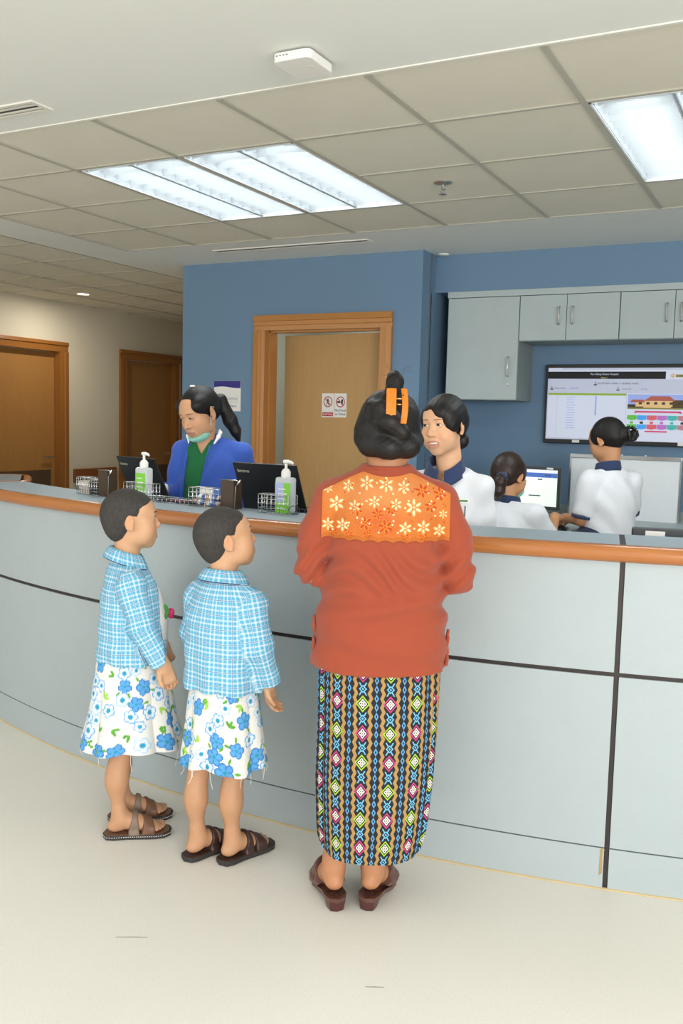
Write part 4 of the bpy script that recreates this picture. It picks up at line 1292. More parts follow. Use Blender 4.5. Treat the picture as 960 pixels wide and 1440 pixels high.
def wrink(x, y, z):
    a = np.exp(-((z - 1.03) / .07) ** 2) * .006 * np.sin(95 * z + 22 * x * np.sign(x) + 9 * np.sin(14 * x))
    b_ = np.exp(-((z - .93) / .06) ** 2) * .006 * np.sin(78 * z - 16 * x + 1.5)
    c_ = np.exp(-((z - .80) / .08) ** 2) * .0045 * np.sin(60 * z + 10 * x + 2 * np.sin(20 * y))
    d_ = .0012 * np.exp(-((z - .72) / .03) ** 2) * np.sin(23 * np.arctan2(y, x))
    e_ = np.exp(-(((np.abs(x) - .15) / .04) ** 2) - ((z - 1.07) / .06) ** 2) * .0035 * np.sin(120 * z + 50 * np.abs(x))
    return (a + b_ + c_ + d_ + e_) * (y < .25)
L.warp(wrink)
L.cone((0, .006, 1.30), (.006, .012, 1.40), .062, .059, .004, 's')
sculpt('blouse', L, M['blouse'], W)
def back_y(F, x, z):
    """first surface met going forwards at each (x, z)"""
    xi = np.clip(np.searchsorted(F.x, x) - 1, 0, len(F.x) - 2); zi = np.clip(np.searchsorted(F.z, z) - 1, 0, len(F.z) - 2)
    fx_ = ((x - F.x[xi]) / (F.x[xi + 1] - F.x[xi]))[:, None]; fz_ = ((z - F.z[zi]) / (F.z[zi + 1] - F.z[zi]))[:, None]
    C = (F.F[xi, :, zi] * (1 - fx_) * (1 - fz_) + F.F[xi + 1, :, zi] * fx_ * (1 - fz_) + F.F[xi, :, zi + 1] * (1 - fx_) * fz_ + F.F[xi + 1, :, zi + 1] * fx_ * fz_)
    ins = C < 0
    j = np.argmax(ins, 1); ok = ins.any(1) & (j > 0)
    r = np.arange(len(x)); c1 = C[r, j]; c0 = C[r, np.maximum(j - 1, 0)]
    t = c0 / np.where(np.abs(c0 - c1) < 1e-9, 1, c0 - c1)
    return np.where(ok, F.y[np.maximum(j - 1, 0)] + t * (F.y[1] - F.y[0]), np.nan)
# lace yoke
nu, nv = 230, 130
us = np.linspace(-.178, .187, nu); vs = np.linspace(0, 1, nv)
U, V = np.meshgrid(us, vs, indexing='ij')
ztop = 1.309 - .012 * np.clip((np.abs(U - .005) - .06) / .12, 0, 1) - .045 * np.clip((np.abs(U - .005) - .07) / .115, 0, 1) ** 1.1 + .012 * np.clip((np.abs(U - .005) - .0) / .065, 0, 1) ** 2 - .012
zbot = 1.118 + .0055 * np.abs(np.sin((U + .178) / .365 * math.pi * 9)) + .010 * np.clip(np.abs(U) - .1, 0, 1)
Z = zbot + (ztop - zbot) * V
yb = back_y(L, U.ravel(), Z.ravel()).reshape(U.shape)
for j in range(nv):
    col_ = yb[:, j]; bad = np.isnan(col_)
    if bad.any(): col_[bad] = np.interp(us[bad], us[~bad], col_[~bad])
def zx(a): return -.178 + (400 + a / 3.2 - 455) * .002086
def zz(a): return 1.273 - (500 + a / 3.2 - 678) * .00205
fl_light = [(240, 655, 34), (575, 660, 36), (290, 578, 26), (370, 562, 32), (453, 565, 33), (530, 574, 28), (320, 662, 26), (405, 640, 26), (498, 648, 26), (205, 748, 28), (270, 745, 28), (540, 748, 28), (618, 745, 30), (690, 762, 28), (705, 690, 20), (200, 590, 22)]
fl_shaded = [(610, 590, 30), (690, 602, 30), (650, 655, 28), (330, 675, 26), (480, 670, 24), (370, 732, 30), (455, 745, 32), (420, 690, 24), (230, 780, 20), (620, 785, 20), (540, 785, 18), (300, 785, 18), (700, 790, 16), (380, 780, 18)]  # darker petals: shadow behind the lace put into the colour
base = np.array(lin('#bd682b')); light = np.array(lin('#dca870')); cream = np.array(lin('#ecd0a8')); dark = np.array(lin('#b4482a')); thread = np.array(lin('#e0852f'))
C = np.tile(base, (nu, nv, 1)); off = np.full(U.shape, .0035)
rs = np.random.RandomState(3)
nz = np.sin(U * 620) * np.sin(Z * 560) + .5 * np.sin(U * 210 + 3 * np.sin(Z * 150)) * np.sin(Z * 230)
C = C * (1 + .10 * nz[..., None])
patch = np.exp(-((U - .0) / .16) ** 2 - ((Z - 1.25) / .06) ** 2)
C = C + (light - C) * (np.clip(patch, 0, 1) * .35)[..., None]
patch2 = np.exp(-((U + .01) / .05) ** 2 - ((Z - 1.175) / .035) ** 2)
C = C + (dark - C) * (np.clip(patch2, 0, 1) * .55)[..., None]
def flower(cx, cz, R_, colr, ph):
    global C, off
    dx, dz_ = U - cx, Z - cz
    r = np.hypot(dx, dz_) / R_; a = np.arctan2(dz_, dx) + ph
    ar = np.abs(((a / (math.pi / 3) + .5) % 1) - .5) * (math.pi / 3) * r     # distance across the petal
    wdt = .17 * np.sqrt(np.clip(1 - ((r - .64) / .36) ** 2, 0, 1))
    pet = (ar < wdt) & (r > .28) & (r < 1)
    ring = (~pet) & (ar < wdt + .12) & (r > .2) & (r < 1.12)
    C[ring] = thread * .95; off[ring] += .0012
    C[pet] = colr; off[pet] -= .002
    cen = r < .13
    C[cen] = colr
for cx, cz, r in fl_shaded: flower(zx(cx), zz(cz), r / 3.2 * .00207, dark, .3)
for cx, cz, r in fl_light: flower(zx(cx), zz(cz), r / 3.2 * .00207, cream, .52)
for k in range(70):
    cx, cz = rs.uniform(-.17, .18), rs.uniform(1.135, 1.30)
    m_ = np.hypot(U - cx, Z - cz) < .0027
    if C[m_].size and np.allclose(C[m_].std(0).max(), 0, atol=.2): C[m_] = cream if rs.rand() < .6 else dark
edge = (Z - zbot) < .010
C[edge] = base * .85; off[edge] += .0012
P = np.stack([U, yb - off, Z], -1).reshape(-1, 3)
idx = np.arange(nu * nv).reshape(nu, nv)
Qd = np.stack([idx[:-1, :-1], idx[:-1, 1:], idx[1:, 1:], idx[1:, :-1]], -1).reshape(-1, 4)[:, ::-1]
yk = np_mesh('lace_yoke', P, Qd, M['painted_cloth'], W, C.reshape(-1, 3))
yk['label'] = 'orange eyelet lace yoke with flower cut-outs'
# neckband and side ties
pts = [(.006 + .066 * math.cos(a), .010 + .064 * math.sin(a), 1.324 + .004 * math.sin(a)) for a in np.linspace(0, 2 * math.pi, 33)]
MB().tube(pts, .006, 8, caps=False).build('neckband', M['blouse'], W, smooth='all')
for s, z in ((-1, .865), (-1, .80), (1, .835), (1, .775)):
    q = Field((-.03, -.03, -.05), (.03, .03, .05), .003)
    q.box((0, 0, 0), (.004, .012, .022), .004).box((.003 * s, -.012, -.012), (.004, .005, .014), .004, .006)
    o = sculpt('side_tie', q, M['blouse'], W); o.location = (s * .194, -.03, z); o.rotation_euler = (0, math.radians(8 * s), 0)
# sarong
nt, nzz = 260, 110
T = np.linspace(0, 2 * math.pi, nt + 1)[:-1]; ZS = np.linspace(.182, .80, nzz)
rg = np.array([(.182, -.012, .0, .152, .136), (.20, -.011, .0, .158, .139), (.26, -.008, .0, .165, .143), (.4, -.005, .003, .174, .148), (.55, -.001, .005, .176, .15), (.72, 0, .006, .178, .14), (.80, 0, .006, .176, .138)])
TT, ZZ = np.meshgrid(T, ZS, indexing='ij')
w = [np.interp(ZZ, rg[:, 0], rg[:, j]) for j in range(1, 5)]
fold = 1 + .016 * np.sin(6 * TT + 2.2 * np.sin(2 * TT) + 3 * (ZZ - .4)) * np.clip(1.0 - ZZ, 0, .6) + .05 * np.exp(-((np.cos(TT) + .93) / .10) ** 2) * np.sin(30 * TT + 5 * ZZ) * (ZZ < .75) * .5 + .03 * np.exp(-((np.cos(TT) - .9) / .12) ** 2) * np.sin(26 * TT - 4 * ZZ)
ex = 2 / 2.3
Xs = w[0] + w[2] * np.sign(np.cos(TT)) * np.abs(np.cos(TT)) ** ex * fold
Ys = w[1] + w[3] * np.sign(np.sin(TT)) * np.abs(np.sin(TT)) ** ex * fold
Zs = ZZ + .03 * np.clip((np.abs(Xs + .01) - .10) / .06, 0, 1) ** 2 * np.clip((.27 - ZZ) / .088, 0, 1)
arc = np.concatenate([np.zeros((1, nzz)), np.cumsum(np.hypot(np.diff(Xs, axis=0), np.diff(Ys, axis=0)), 0)], 0)
# measure round from the middle of the back
ib = int(np.argmin(np.abs(T - 1.5 * math.pi)))
mid = nzz // 2
uu_ = (arc[:, mid:mid + 1] - arc[ib, mid]) + 0 * arc
P = np.stack([Xs, Ys, Zs], -1).reshape(-1, 3)
UV = np.stack([uu_ + .001 - (.45 - Zs) * .02, Zs - .023], -1).reshape(-1, 2)
idx = np.arange(nt * nzz).reshape(nt, nzz); nx_ = np.roll(idx, -1, 0)
Qd = np.stack([idx[:, :-1], nx_[:, :-1], nx_[:, 1:], idx[:, 1:]], -1).reshape(-1, 4)
np_mesh('sarong', P, Qd, M['sarong'], W, None, UV)
# hair rolled under, with a loop on top
Hh = Field((-.12, -.14, 1.30), (.14, .16, 1.62), .0035)
h = WH
Hh.ell((0, -.020, .030), (.091, .104, .090), .01, fr=h)
Hh.ell((-.01, -.05, -.012), (.094, .078, .066), .03, fr=h)
Hh.chain([(-.078, -.02, -.03), (-.055, -.085, -.048), (0, -.112, -.056), (.055, -.085, -.050), (.078, -.02, -.03)], [.026, .032, .034, .032, .026], .018, fr=h)
Hh.chain([(-.030, -.118, .018), (.0, -.132, .014), (.034, -.126, -.014)], [.022, .031, .024], .012, fr=h)
Hh.chain([(-.055, -.095, .06), (-.025, -.125, .055), (0, -.130, .03)], [.018, .018, .014], .02, fr=h)
Hh.chain([(.008, -.075, .10), (.012, -.062, .138), (.010, -.035, .152), (.008, -.012, .13), (.006, -.03, .10)], [.026, .025, .020, .018, .02], .008, fr=h)
Hh.ell((.010, -.048, .128), (.006, .03, .016), .01, 's', fr=h)
Hh.ell((0, .115, -.045), (.078, .075, .115), .015, 's', fr=h)
Hh.ell((0, -.02, -.130), (.060, .078, .078), .012, 's', fr=h)
Hh.cut((0, 0, -.078), (0, .12, -1), fr=h)
Hh.warp(lambda x, y, z: .0008 * np.sin(230 * x + 60 * z + 25 * np.sin(30 * z)) * np.sin(90 * z + 40 * y))
hr = sculpt('hair', Hh, M['hair'], W)
q = MB(); rs = np.random.RandomState(8)
for k in range(10):
    a = rs.uniform(-1, 1); b_ = rs.uniform(.03, .07); p0 = h.p((.010 + a * .018, -.05, .135))
    q.tube([p0 + np.array([a * .045 * t, -.012 * t, b_ * (1.9 * t - 1.3 * t * t)]) for t in np.linspace(0, 1, 10)], .00035, 4)
q.build('stray_hair', M['hair'], hr)
M['clip'] = plain('orange_translucent_plastic', '#cf7a1e', .2, var=.08)
M['clip_metal'] = plain('brass_spring', '#e0b36a', .25, 1.0, var=.02)
cl_ = MB()
def jaw_plate(x0, x1, bulge, mirror):
    mb = MB(); n = 12; v = []; f = []
    for i in range(n + 1):
        t = i / n; z = .110 - .100 * t
        y = -.112 - .034 * math.sin(math.pi * (.12 + .55 * t)) - .010
        sh_ = bulge * math.sin(math.pi * t)
        for (xx, dy) in ((x0 + sh_, 0), (x0 + sh_ + (x1 - x0) * .5, -.006), (x1 + sh_, 0), (x1 + sh_, .006), (x0 + sh_ + (x1 - x0) * .5, .001), (x0 + sh_, .006)):
            v.append(h.p((xx, y + dy, z)))
    for i in range(n):
        for j in range(6): f.append((i * 6 + j, i * 6 + (j + 1) % 6, (i + 1) * 6 + (j + 1) % 6, (i + 1) * 6 + j))
    f.append(tuple(range(6))); f.append(tuple(n * 6 + j for j in range(6)))
    return mb.add(v, f)
clip = bpy.data.objects.new('hair_clip', None); link(clip, W); clip['label'] = 'orange claw clip'
MBj = jaw_plate(-.012, .016, 0, 1); MBj.build('clip_jaw', M['clip'], clip, smooth=True)
MBj = jaw_plate(.029, .046, .004, 1); MBj.build('clip_jaw', M['clip'], clip, smooth=True)
q = MB()
for z in (.080, .064): q.tube([h.p((.012, -.146, z)), h.p((.034, -.148, z))], .0022, 6)
q.tube([h.p((.034, -.146, .092)), h.p((.044, -.150, .072)), h.p((.034, -.146, .052))], .003, 6)
q.build('clip_spring', M['clip_metal'], clip, smooth='all')
# heeled mules
M['mule'] = plain('brown_leather_mule', '#5a3a30', .35, var=.15, scale=60, bmp=.1)
M['mule_heel'] = plain('stacked_heel', '#4a2523', .3, var=.12, scale=40, stretch=(1, 1, 6))
for s, ft in ((-1, (-.118, -.02)), (1, (-.005, -.008))):
    sn = bpy.data.objects.new('mule_shoe', None); link(sn, W); sn.location = (ft[0], ft[1], 0); sn.rotation_euler = (0, 0, math.radians(-s * 16))
    # sole: outline swept with the pitch of the foot
    ol = [(.026, -.048), (.034, -.02), (.034, .03), (.042, .09), (.044, .13), (.034, .170), (.012, .188), (-.014, .190), (-.032, .17), (-.040, .12), (-.034, .06), (-.031, .02), (-.032, -.02), (-.024, -.048), (0, -.058)]
    def top_z(y): return float(np.interp(y, [-.06, .0, .08, .13, .2], [.043, .041, .020, .009, .009]))
    v = [(x * 1.03, y * 1.03, top_z(y)) for x, y in ol] + [(x, y, max(.0005, top_z(y) - .013)) for x, y in ol]
    n = len(ol)
    MB().add(v, [tuple(range(n)), tuple(range(n, 2 * n))[::-1]] + [(k, (k + 1) % n, n + (k + 1) % n, n + k) for k in range(n)]).build('sole', M['mule'], sn)
    hp = [(.026, -.05), (.031, -.02), (.028, .018), (-.028, .018), (-.031, -.02), (-.024, -.05), (0, -.058)]
    n = len(hp)
    v = [(x * .8, y * .85 - .004, .0006) for x, y in hp] + [(x, y, .034) for x, y in hp]
    MB().add(v, [tuple(range(n))[::-1], tuple(range(n, 2 * n))] + [(k, (k + 1) % n, n + (k + 1) % n, n + k) for k in range(n)]).build('heel_block', M['mule_heel'], sn, bevel=.003)
    Vv = Field((-.075, -.04, -.002), (.075, .22, .13), .0035)
    fr2 = Frame(rotm('x', -14), (0, 0, .046), 1.06)
    Vv.chain([(0, .05, .052), (0, .08, .032), (0, .12, .022)], [.040, .038, .034], .02, fr=fr2)
    Vv.ell((.004, .115, .020), (.048, .045, .026), .015, fr=fr2)
    for t_ in (-1, 1): Vv.cone((t_ * .036, .03, .012), (t_ * .038, .10, .010), .010, .012, .012, fr=fr2)
    Vv.cut((0, .045, .03), (0, -1, .75)); Vv.cut((0, .150, 0), (0, 1, .2)); Vv.cut((0, 0, .004), (0, 0, -1))
    sculpt('vamp', Vv, M['mule'], sn)

# ------------------------------------------------------------------ the two children
def plaid_material():
    m, b = new_mat('blue_plaid_cotton', .85, 0, .2)
    at = X.tree.nodes.new('ShaderNodeAttribute'); at.attribute_name = 'cuv'
    sx_ = X.tree.nodes.new('ShaderNodeSeparateXYZ'); X.tree.links.new(at.outputs['Vector'], sx_.inputs[0])
    u, v = X(sx_.outputs[0]), X(sx_.outputs[1])
    def stripes(t, per):
        q = (t / per).fract()
        white = ((q - .25).abs() < .085).max((q - .75).abs() < .085)
        teal = ((q - .0).abs() < .10).max((q - 1.0).abs() < .10).max((q - .5).abs() < .10)
        return q, white, teal
    qu, wu, tu = stripes(u, .030); qv, wv, tv_ = stripes(v, .030)
    col = lin('#6fafcd')
    col = mixc((tu + tv_) * .30, col, lin('#4a9fc0'))
    col = mixc((wu + wv) * .36, col, lin('#e6ecee'))
    nu_ = ((u / .0450).fract() - .5).abs() < .022
    nv_ = ((v / .0450).fract() - .5).abs() < .022
    col = mixc(nu_.max(nv_) * .75, col, lin('#2f4f83'))
    setcol(b, col)
    bump(b, noise(coords(), 28, 3, .55), .2, .01)
    return m
M['plaid'] = plaid_material()
M['navy_thread'] = plain('navy_piping', '#24385e', .8, var=.1)
M['thread'] = plain('loose_white_thread', '#efeee8', .9, var=.05)

def floral(U, V, seed, n=46, vmin=0, vmax=.33):
    rs = np.random.RandomState(seed)
    C = np.tile(np.array(lin('#dcdbd5')), U.shape + (1,))
    span = U.max() - U.min()
    def dist(cu, cv):
        du = U - cu; du = du - span * np.round(du / span); return du, V - cv
    placed = []
    def spot(mind):
        for _ in range(60):
            c = (rs.uniform(U.min(), U.max()), rs.uniform(vmin, vmax))
            if all(math.hypot(min(abs(c[0] - p[0]), span - abs(c[0] - p[0])), c[1] - p[1]) > mind + p[2] for p in placed): return c
        return None
    blue, dblue, teal, pale = (np.array(lin(c)) for c in ('#5a9ed4', '#3c7dbc', '#2f93a8', '#cfdde4'))
    green, lgreen = np.array(lin('#5fa53c')), np.array(lin('#9ccb58'))
    def petals(cu, cv, R, ph, kind):
        du, dv = dist(cu, cv); r = np.hypot(du, dv) / R; a = np.arctan2(dv, du) + ph
        lob = .68 + .32 * np.abs(np.cos(a * 2.5)) ** .7
        ins = r < lob; rim = ins & (r > lob - .16)
        if kind == 0:
            C[ins] = blue; C[rim] = dblue; C[ins & (np.abs(np.sin(a * 2.5)) > .93) & (r > .3)] = dblue
            C[r < .20] = green if rs.rand() < .3 else teal
        else:
            C[ins] = pale; C[rim] = blue if kind == 1 else (blue * .5 + pale * .5); C[r < .24] = teal; C[(r < .34) & (r > .24)] = blue
    def leaf(cu, cv, R, ph, c):
        du, dv = dist(cu, cv)
        x = du * math.cos(ph) + dv * math.sin(ph); y = -du * math.sin(ph) + dv * math.cos(ph)
        ins = (np.abs(y) < .42 * R * np.sqrt(np.clip(1 - (x / R) ** 2, 0, 1))); C[ins] = c
        C[ins & (np.abs(y) < .05 * R)] = c * .7
    for k in range(n):
        kind = (0, 3, 1, 2, 0, 1, 3)[k % 7]
        R = rs.uniform(.025, .033) if kind == 0 else rs.uniform(.019, .028)
        s_ = spot(R * .80)
        if s_ is None: continue
        placed.append((s_[0], s_[1], R * .80))
        if kind == 3:
            c = green if rs.rand() < .6 else lgreen; a0 = rs.uniform(0, 6.28)
            for j in range(3 if rs.rand() < .5 else 2):
                aa = a0 + (j - .8) * .95; leaf(s_[0] + .011 * math.cos(aa), s_[1] + .011 * math.sin(aa), .012, aa, c)
        else:
            petals(s_[0], s_[1], R, rs.uniform(0, 6), kind)
            if kind == 0:
                for j in range(2):
                    aa = rs.uniform(0, 6.28); leaf(s_[0] + (R + .007) * math.cos(aa), s_[1] + (R + .007) * math.sin(aa), .010, aa, green)
    return C

def dress(P_, rings, zt, seed, pleat, hem=None, nt=440, nzz=150, n=130):
    T = np.linspace(0, 2 * math.pi, nt + 1)[:-1]; ZS = np.linspace(rings[0][0], zt, nzz)
    rg = np.array(rings, float); TT, ZZ = np.meshgrid(T, ZS, indexing='ij')
    w = [np.interp(ZZ, rg[:, 0], rg[:, j]) for j in range(1, 5)]
    fall = np.clip((rg[-1, 0] * .0 + .62 - ZZ) / .32, 0, 1)
    pl = 1 + fall * pleat(TT)
    Xs = w[0] + w[2] * np.cos(TT) * pl; Ys = w[1] + w[3] * np.sin(TT) * pl
    Zs = ZZ + (hem(TT) * fall if hem is not None else 0)
    ref = int(nzz * .3)
    arc = np.concatenate([[0], np.cumsum(np.hypot(np.diff(Xs[:, ref]), np.diff(Ys[:, ref])))])
    U = np.repeat(arc[:, None], nzz, 1); V = ZZ - rings[0][0]
    C = floral(U, V, seed, n, 0, .36)
    C[V < .004] *= .93
    P3 = np.stack([Xs, Ys, Zs], -1).reshape(-1, 3)
    idx = np.arange(nt * nzz).reshape(nt, nzz); nx_ = np.roll(idx, -1, 0)
    Q = np.stack([idx[:, :-1], nx_[:, :-1], nx_[:, 1:], idx[:, 1:]], -1).reshape(-1, 4)
    o = np_mesh('dress', P3, Q, M['painted_cloth'], P_, C.reshape(-1, 3))
    rs = np.random.RandomState(seed + 50); q = MB()
    for k in range(13):
        i = rs.randint(nt); p = np.array([Xs[i, 0], Ys[i, 0], Zs[i, 0]]); L_ = rs.uniform(.015, .06)
        q.tube([p + (0, 0, .003), p + (rs.uniform(-.006, .006), rs.uniform(-.006, .006), -L_ * .5), p + (rs.uniform(-.012, .012), rs.uniform(-.012, .012), -L_)], .0006, 4)
    q.build('loose_threads', M['thread'], o)['kind'] = 'stuff'
    return o

def plaid_uv(c, rxy, arms):
    def fn(P):
        a = np.arctan2(P[:, 0] - c[0], -(P[:, 1] - c[1]))
        ta = np.linspace(-math.pi, math.pi, 721); ex_, ey_ = np.sin(ta), -np.cos(ta)
        rr_ = 1 / (np.abs(ex_ / rxy[0]) ** 2.3 + np.abs(ey_ / rxy[1]) ** 2.3) ** (1 / 2.3)
        sl = np.concatenate([[0], np.cumsum(np.hypot(np.diff(ex_ * rr_), np.diff(ey_ * rr_)))]); sl -= sl[360]
        uv = np.stack([np.interp(a, ta, sl), P[:, 2]], 1)
        best = np.full(len(P), 1e9)
        inside = ((P[:, 0] - c[0]) / (rxy[0] * 1.0)) ** 2 + ((P[:, 1] - c[1]) / (rxy[1] * 1.06)) ** 2
        for pts in arms:
            acc = 0
            for p, q in zip(pts[:-1], pts[1:]):
                p, q = np.array(p), np.array(q); d = q - p; L_ = np.linalg.norm(d); d = d / L_
                t = np.clip((P - p) @ d, 0, L_); near = p + t[:, None] * d; r = P - near; dist = np.linalg.norm(r, axis=1)
                m_ = (dist < best) & (dist < .062) & (inside > 1.0)
                s1 = np.cross(d, [0, 1., 0]); s1 /= np.linalg.norm(s1); s2 = np.cross(d, s1)
                ang = np.arctan2(r @ s1, r @ s2)
                uv[m_, 0] = ang[m_] * .046; uv[m_, 1] = acc + ((P - p) @ d)[m_]; best[m_] = dist[m_]
                acc += L_
        return uv
    return fn

def collar(P_, c, tilt, r0, r1, z0, z1, fold, gap=.5):
    """flat turned-down collar, open at the front"""
    n, m = 60, 12; v = []; uv = []
    T = np.linspace(-math.pi / 2 - math.pi + gap / 2 + math.pi, 1.5 * math.pi - gap / 2 + math.pi * 0, n)
    T = np.linspace(math.pi / 2 + gap / 2, math.pi / 2 + 2 * math.pi - gap / 2, n)
    for a in T:
        for j in range(m):
            t = j / (m - 1)
            r = r0 + (r1 - r0) * t ** .9; z = z0 + fold * math.sin(min(1, t * 3.2) * math.pi / 2) * (1 - t) + (z1 - z0) * t ** 1.2
            x, y = c[0] + r * 1.12 * math.cos(a), c[1] + r * math.sin(a)
            z += tilt * (y - c[1])
            v.append((x, y, z)); uv.append((a * .07, t * .05))
    idx = np.arange(n * m).reshape(n, m)
    Q = np.stack([idx[:-1, :-1], idx[1:, :-1], idx[1:, 1:], idx[:-1, 1:]], -1).reshape(-1, 4)
    o = np_mesh('collar', np.array(v), Q, M['plaid'], P_, None, np.array(uv))
    sm = o.modifiers.new('thickness', 'SOLIDIFY'); sm.thickness = .003
    pts = [v[i * m + m - 1] for i in range(n)]
    MB().tube([(p[0], p[1], p[2] - .001) for p in pts], .0016, 5).build('piping', M['navy_thread'], o, smooth='all')
    return o

def child_hair(P_, h, mat):
    H_ = Field((-.13, -.18, .86), (.13, .14, 1.26), .0035)
    H_.ell((0, -.016, .034), (.0775, .0975, .0865), .01, fr=h)
    H_.ell((0, -.047, .002), (.0665, .065, .066), .03, fr=h)
    H_.ell((0, -.050, -.045), (.050, .045, .045), .03, fr=h)
    H_.ell((0, .047, .050), (.057, .036, .036), .02, fr=h)
    # clear the face, the ears and the neck
    H_.ell((0, .150, -.015), (.125, .095, .088), .008, 's', fr=h)
    H_.box((0, .085, -.07), (.12, .088, .075), .02, .008, 's', fr=h)
    for s in (-1, 1): H_.ell((s * .085, .000, -.018), (.030, .025, .036), .008, 's', fr=h)
    H_.cut((0, -.05, -.098), (0, .45, -1), fr=h)
    H_.warp(lambda x, y, z: .0009 * np.sin(620 * x + 190 * y + 40 * np.sin(90 * z)) * np.sin(580 * z + 170 * y))
    return sculpt('cropped_hair', H_, mat, P_)

def sandal(P_, ft, az, k, m_sole, m_band1, m_band2, stitch, logo=None):
    sn = bpy.data.objects.new('sandal', None); link(sn, P_); sn.location = (ft[0], ft[1], 0); sn.rotation_euler = (0, 0, math.radians(az))
    ol = [(.030, -.048), (.037, -.02), (.036, .03), (.043, .09), (.047, .13), (.042, .165), (.022, .188), (-.008, .194), (-.032, .186), (-.042, .16), (-.042, .11), (-.036, .06), (-.034, .02), (-.036, -.02), (-.028, -.048), (0, -.060)]
    big = [(x * k * 1.08, y * k * 1.03) for x, y in ol]
    MB().prism(big, 'z', .001, .016 * k + .003).build('sole', m_sole, sn, bevel=.003)
    MB().prism([(x * .93, y * .96) for x, y in big], 'z', .016 * k + .0028, .016 * k + .0045).build('footbed', m_band2, sn)
    if stitch:
        q = MB(); n = len(big); tot = 0
        for i in range(n):
            a, b = Vector(big[i]), Vector(big[(i + 1) % n]); L_ = (b - a).length; c_ = max(1, int(L_ / .007))
            for j in range(c_):
                p = a.lerp(b, (j + .25) / c_) * 1.005; r = a.lerp(b, (j + .75) / c_) * 1.005
                q.tube([(p.x, p.y, .011), (r.x, r.y, .011)], .0011, 4)
        q.build('stitching', M['thread'], sn)['kind'] = 'stuff'
    fr2 = Frame(I3, (0, 0, .016 * k + .004), k)
    def band(y0, y1, sl0, sl1, grow, mat, nm):
        V_ = Field((-.075, -.03, .002), (.075, .21, .12), .0032)
        V_.chain([(0, 0, .085), (0, .008, .05), (0, .06, .034), (0, .11, .022)], [.031 + grow, .034 + grow, .03 + grow, .022 + grow], .025, fr=fr2)
        V_.ell((.004, .12, .018), (.038 + grow * 1.1, .037 + grow, .016 + grow), .015, fr=fr2)
        for t_ in (-1, 1): V_.cone((t_ * .035, .045, .002), (t_ * .037, .125, .002), .010, .010, .012, fr=fr2)
        V_.cut((0, y0, .02), (sl0, -1, .25), fr=fr2); V_.cut((0, y1, .02), (sl1, 1, .1), fr=fr2); V_.cut((0, 0, .010), (0, 0, -1))
        return sculpt(nm, V_, mat, sn)
    b1 = band(.038, .075, 0, 0, .0055, m_band1, 'instep_band')
    b2 = band(.080, .128, .25, -.2, .0050, m_band2, 'toe_band')
    if logo is not None:
        MB().tube([(.0, .055 * k, .075 * k), (.012, .06 * k, .070 * k), (.0, .066 * k, .066 * k), (.014, .07 * k, .062 * k)], .0018, 5).build('stitched_motif', logo, b1)
    return sn

M['child_skin'] = M['skin']
M['sole_dark'] = plain('dark_rubber_sole', '#2d2a28', .6, var=.12, scale=120)
M['taupe'] = plain('taupe_leather', '#7d6a5c', .55, var=.1, scale=80, bmp=.15)
M['tan'] = plain('tan_brown_leather', '#6e4c38', .5, var=.12, scale=80, bmp=.15)
M['choc'] = plain('dark_brown_leather', '#3b2620', .45, var=.15, scale=80, bmp=.15)
M['gold_thread'] = plain('yellow_motif', '#d19a3a', .6, var=.05)
SKIN_K = '#c99c77'
def tanned_legs(q, c, P): c[P[:, 2] < .56] *= np.array([.84, .80, .78])

# --- child in profile
KA = person('child in profile in a plaid jacket, hand beside a floral dress, taupe-banded sandals', (-2.06, 2.50), -50.5)
hA = Frame(rotm('z', 3) @ rotm('x', 4), (.0, -.036, 1.100), .87)
B = Field((-.24, -.22, -.005), (.26, .20, 1.25), .004, [(.95, 1.25, .003), (0, .10, .003)], [(-.085, .085, .003)])
head_shape(B, hA, child=True, jaw=1.04)
B.cone((0, -.055, .93), (0, -.045, 1.05), .045, .042, .02)
B.loft([(.50, 0, -.04, .09, .075), (.65, 0, -.04, .092, .08), (.8, 0, -.04, .095, .08), (.88, 0, -.045, .09, .07), (.93, 0, -.05, .06, .05), (.96, 0, -.05, .042, .042)], .02)
armA = {}
for s in (1, -1):
    y_f = -.072 if s > 0 else -.062; x_f = .072 * s
    B.chain([(s * .055, -.045, .55), (x_f * .95, -.055, .33), (x_f, y_f - .008, .2), (x_f, y_f, .075)], [.05, .033, .029, .0205], .03)
    B.ell((x_f, y_f - .010, .22), (.028, .031, .075), .03)
    foot(B, (x_f, y_f, .0190), 0, .90)
    sh, el, wr = (s * .105, -.035, .885), (s * .142, .002, .75), (s * .150, .066, .635)
    armA[s] = [sh, el, wr]
    B.chain([sh, el, wr], [.036, .030, .021], .015)
    hand(B, np.array(wr) + np.array([0, .004, -.008]), rotm('x', 22) @ rotm('z', -s * 78), .74, (42, 58, 40), 22, s, 3)
sculpt('body', B, M['skin'], KA, skin_colour(hA, SKIN_K, extra=tanned_legs)); B_A = B
J = Field((-.24, -.20, .56), (.24, .14, 1.0), .0035)
J.loft([(.612, 0, -.032, .130, .122), (.67, 0, -.032, .126, .117), (.75, 0, -.033, .121, .110), (.83, 0, -.036, .115, .101), (.885, 0, -.040, .104, .088), (.925, 0, -.045, .080, .070), (.965, 0, -.050, .052, .054)], .015)
for s in (1, -1):
    sh, el, wr = armA[s]
    if s == 1: SL = J.blank()
    SL.chain([sh, el, wr], [.048, .044, .040], .014)
    J.cone((s * .04, -.045, .935), sh, .035, .046, .025)
    d = np.array(wr) - np.array(el)
J.cone((0, -.05, .93), (0, -.045, 1.02), .047, .044, .004, 's')
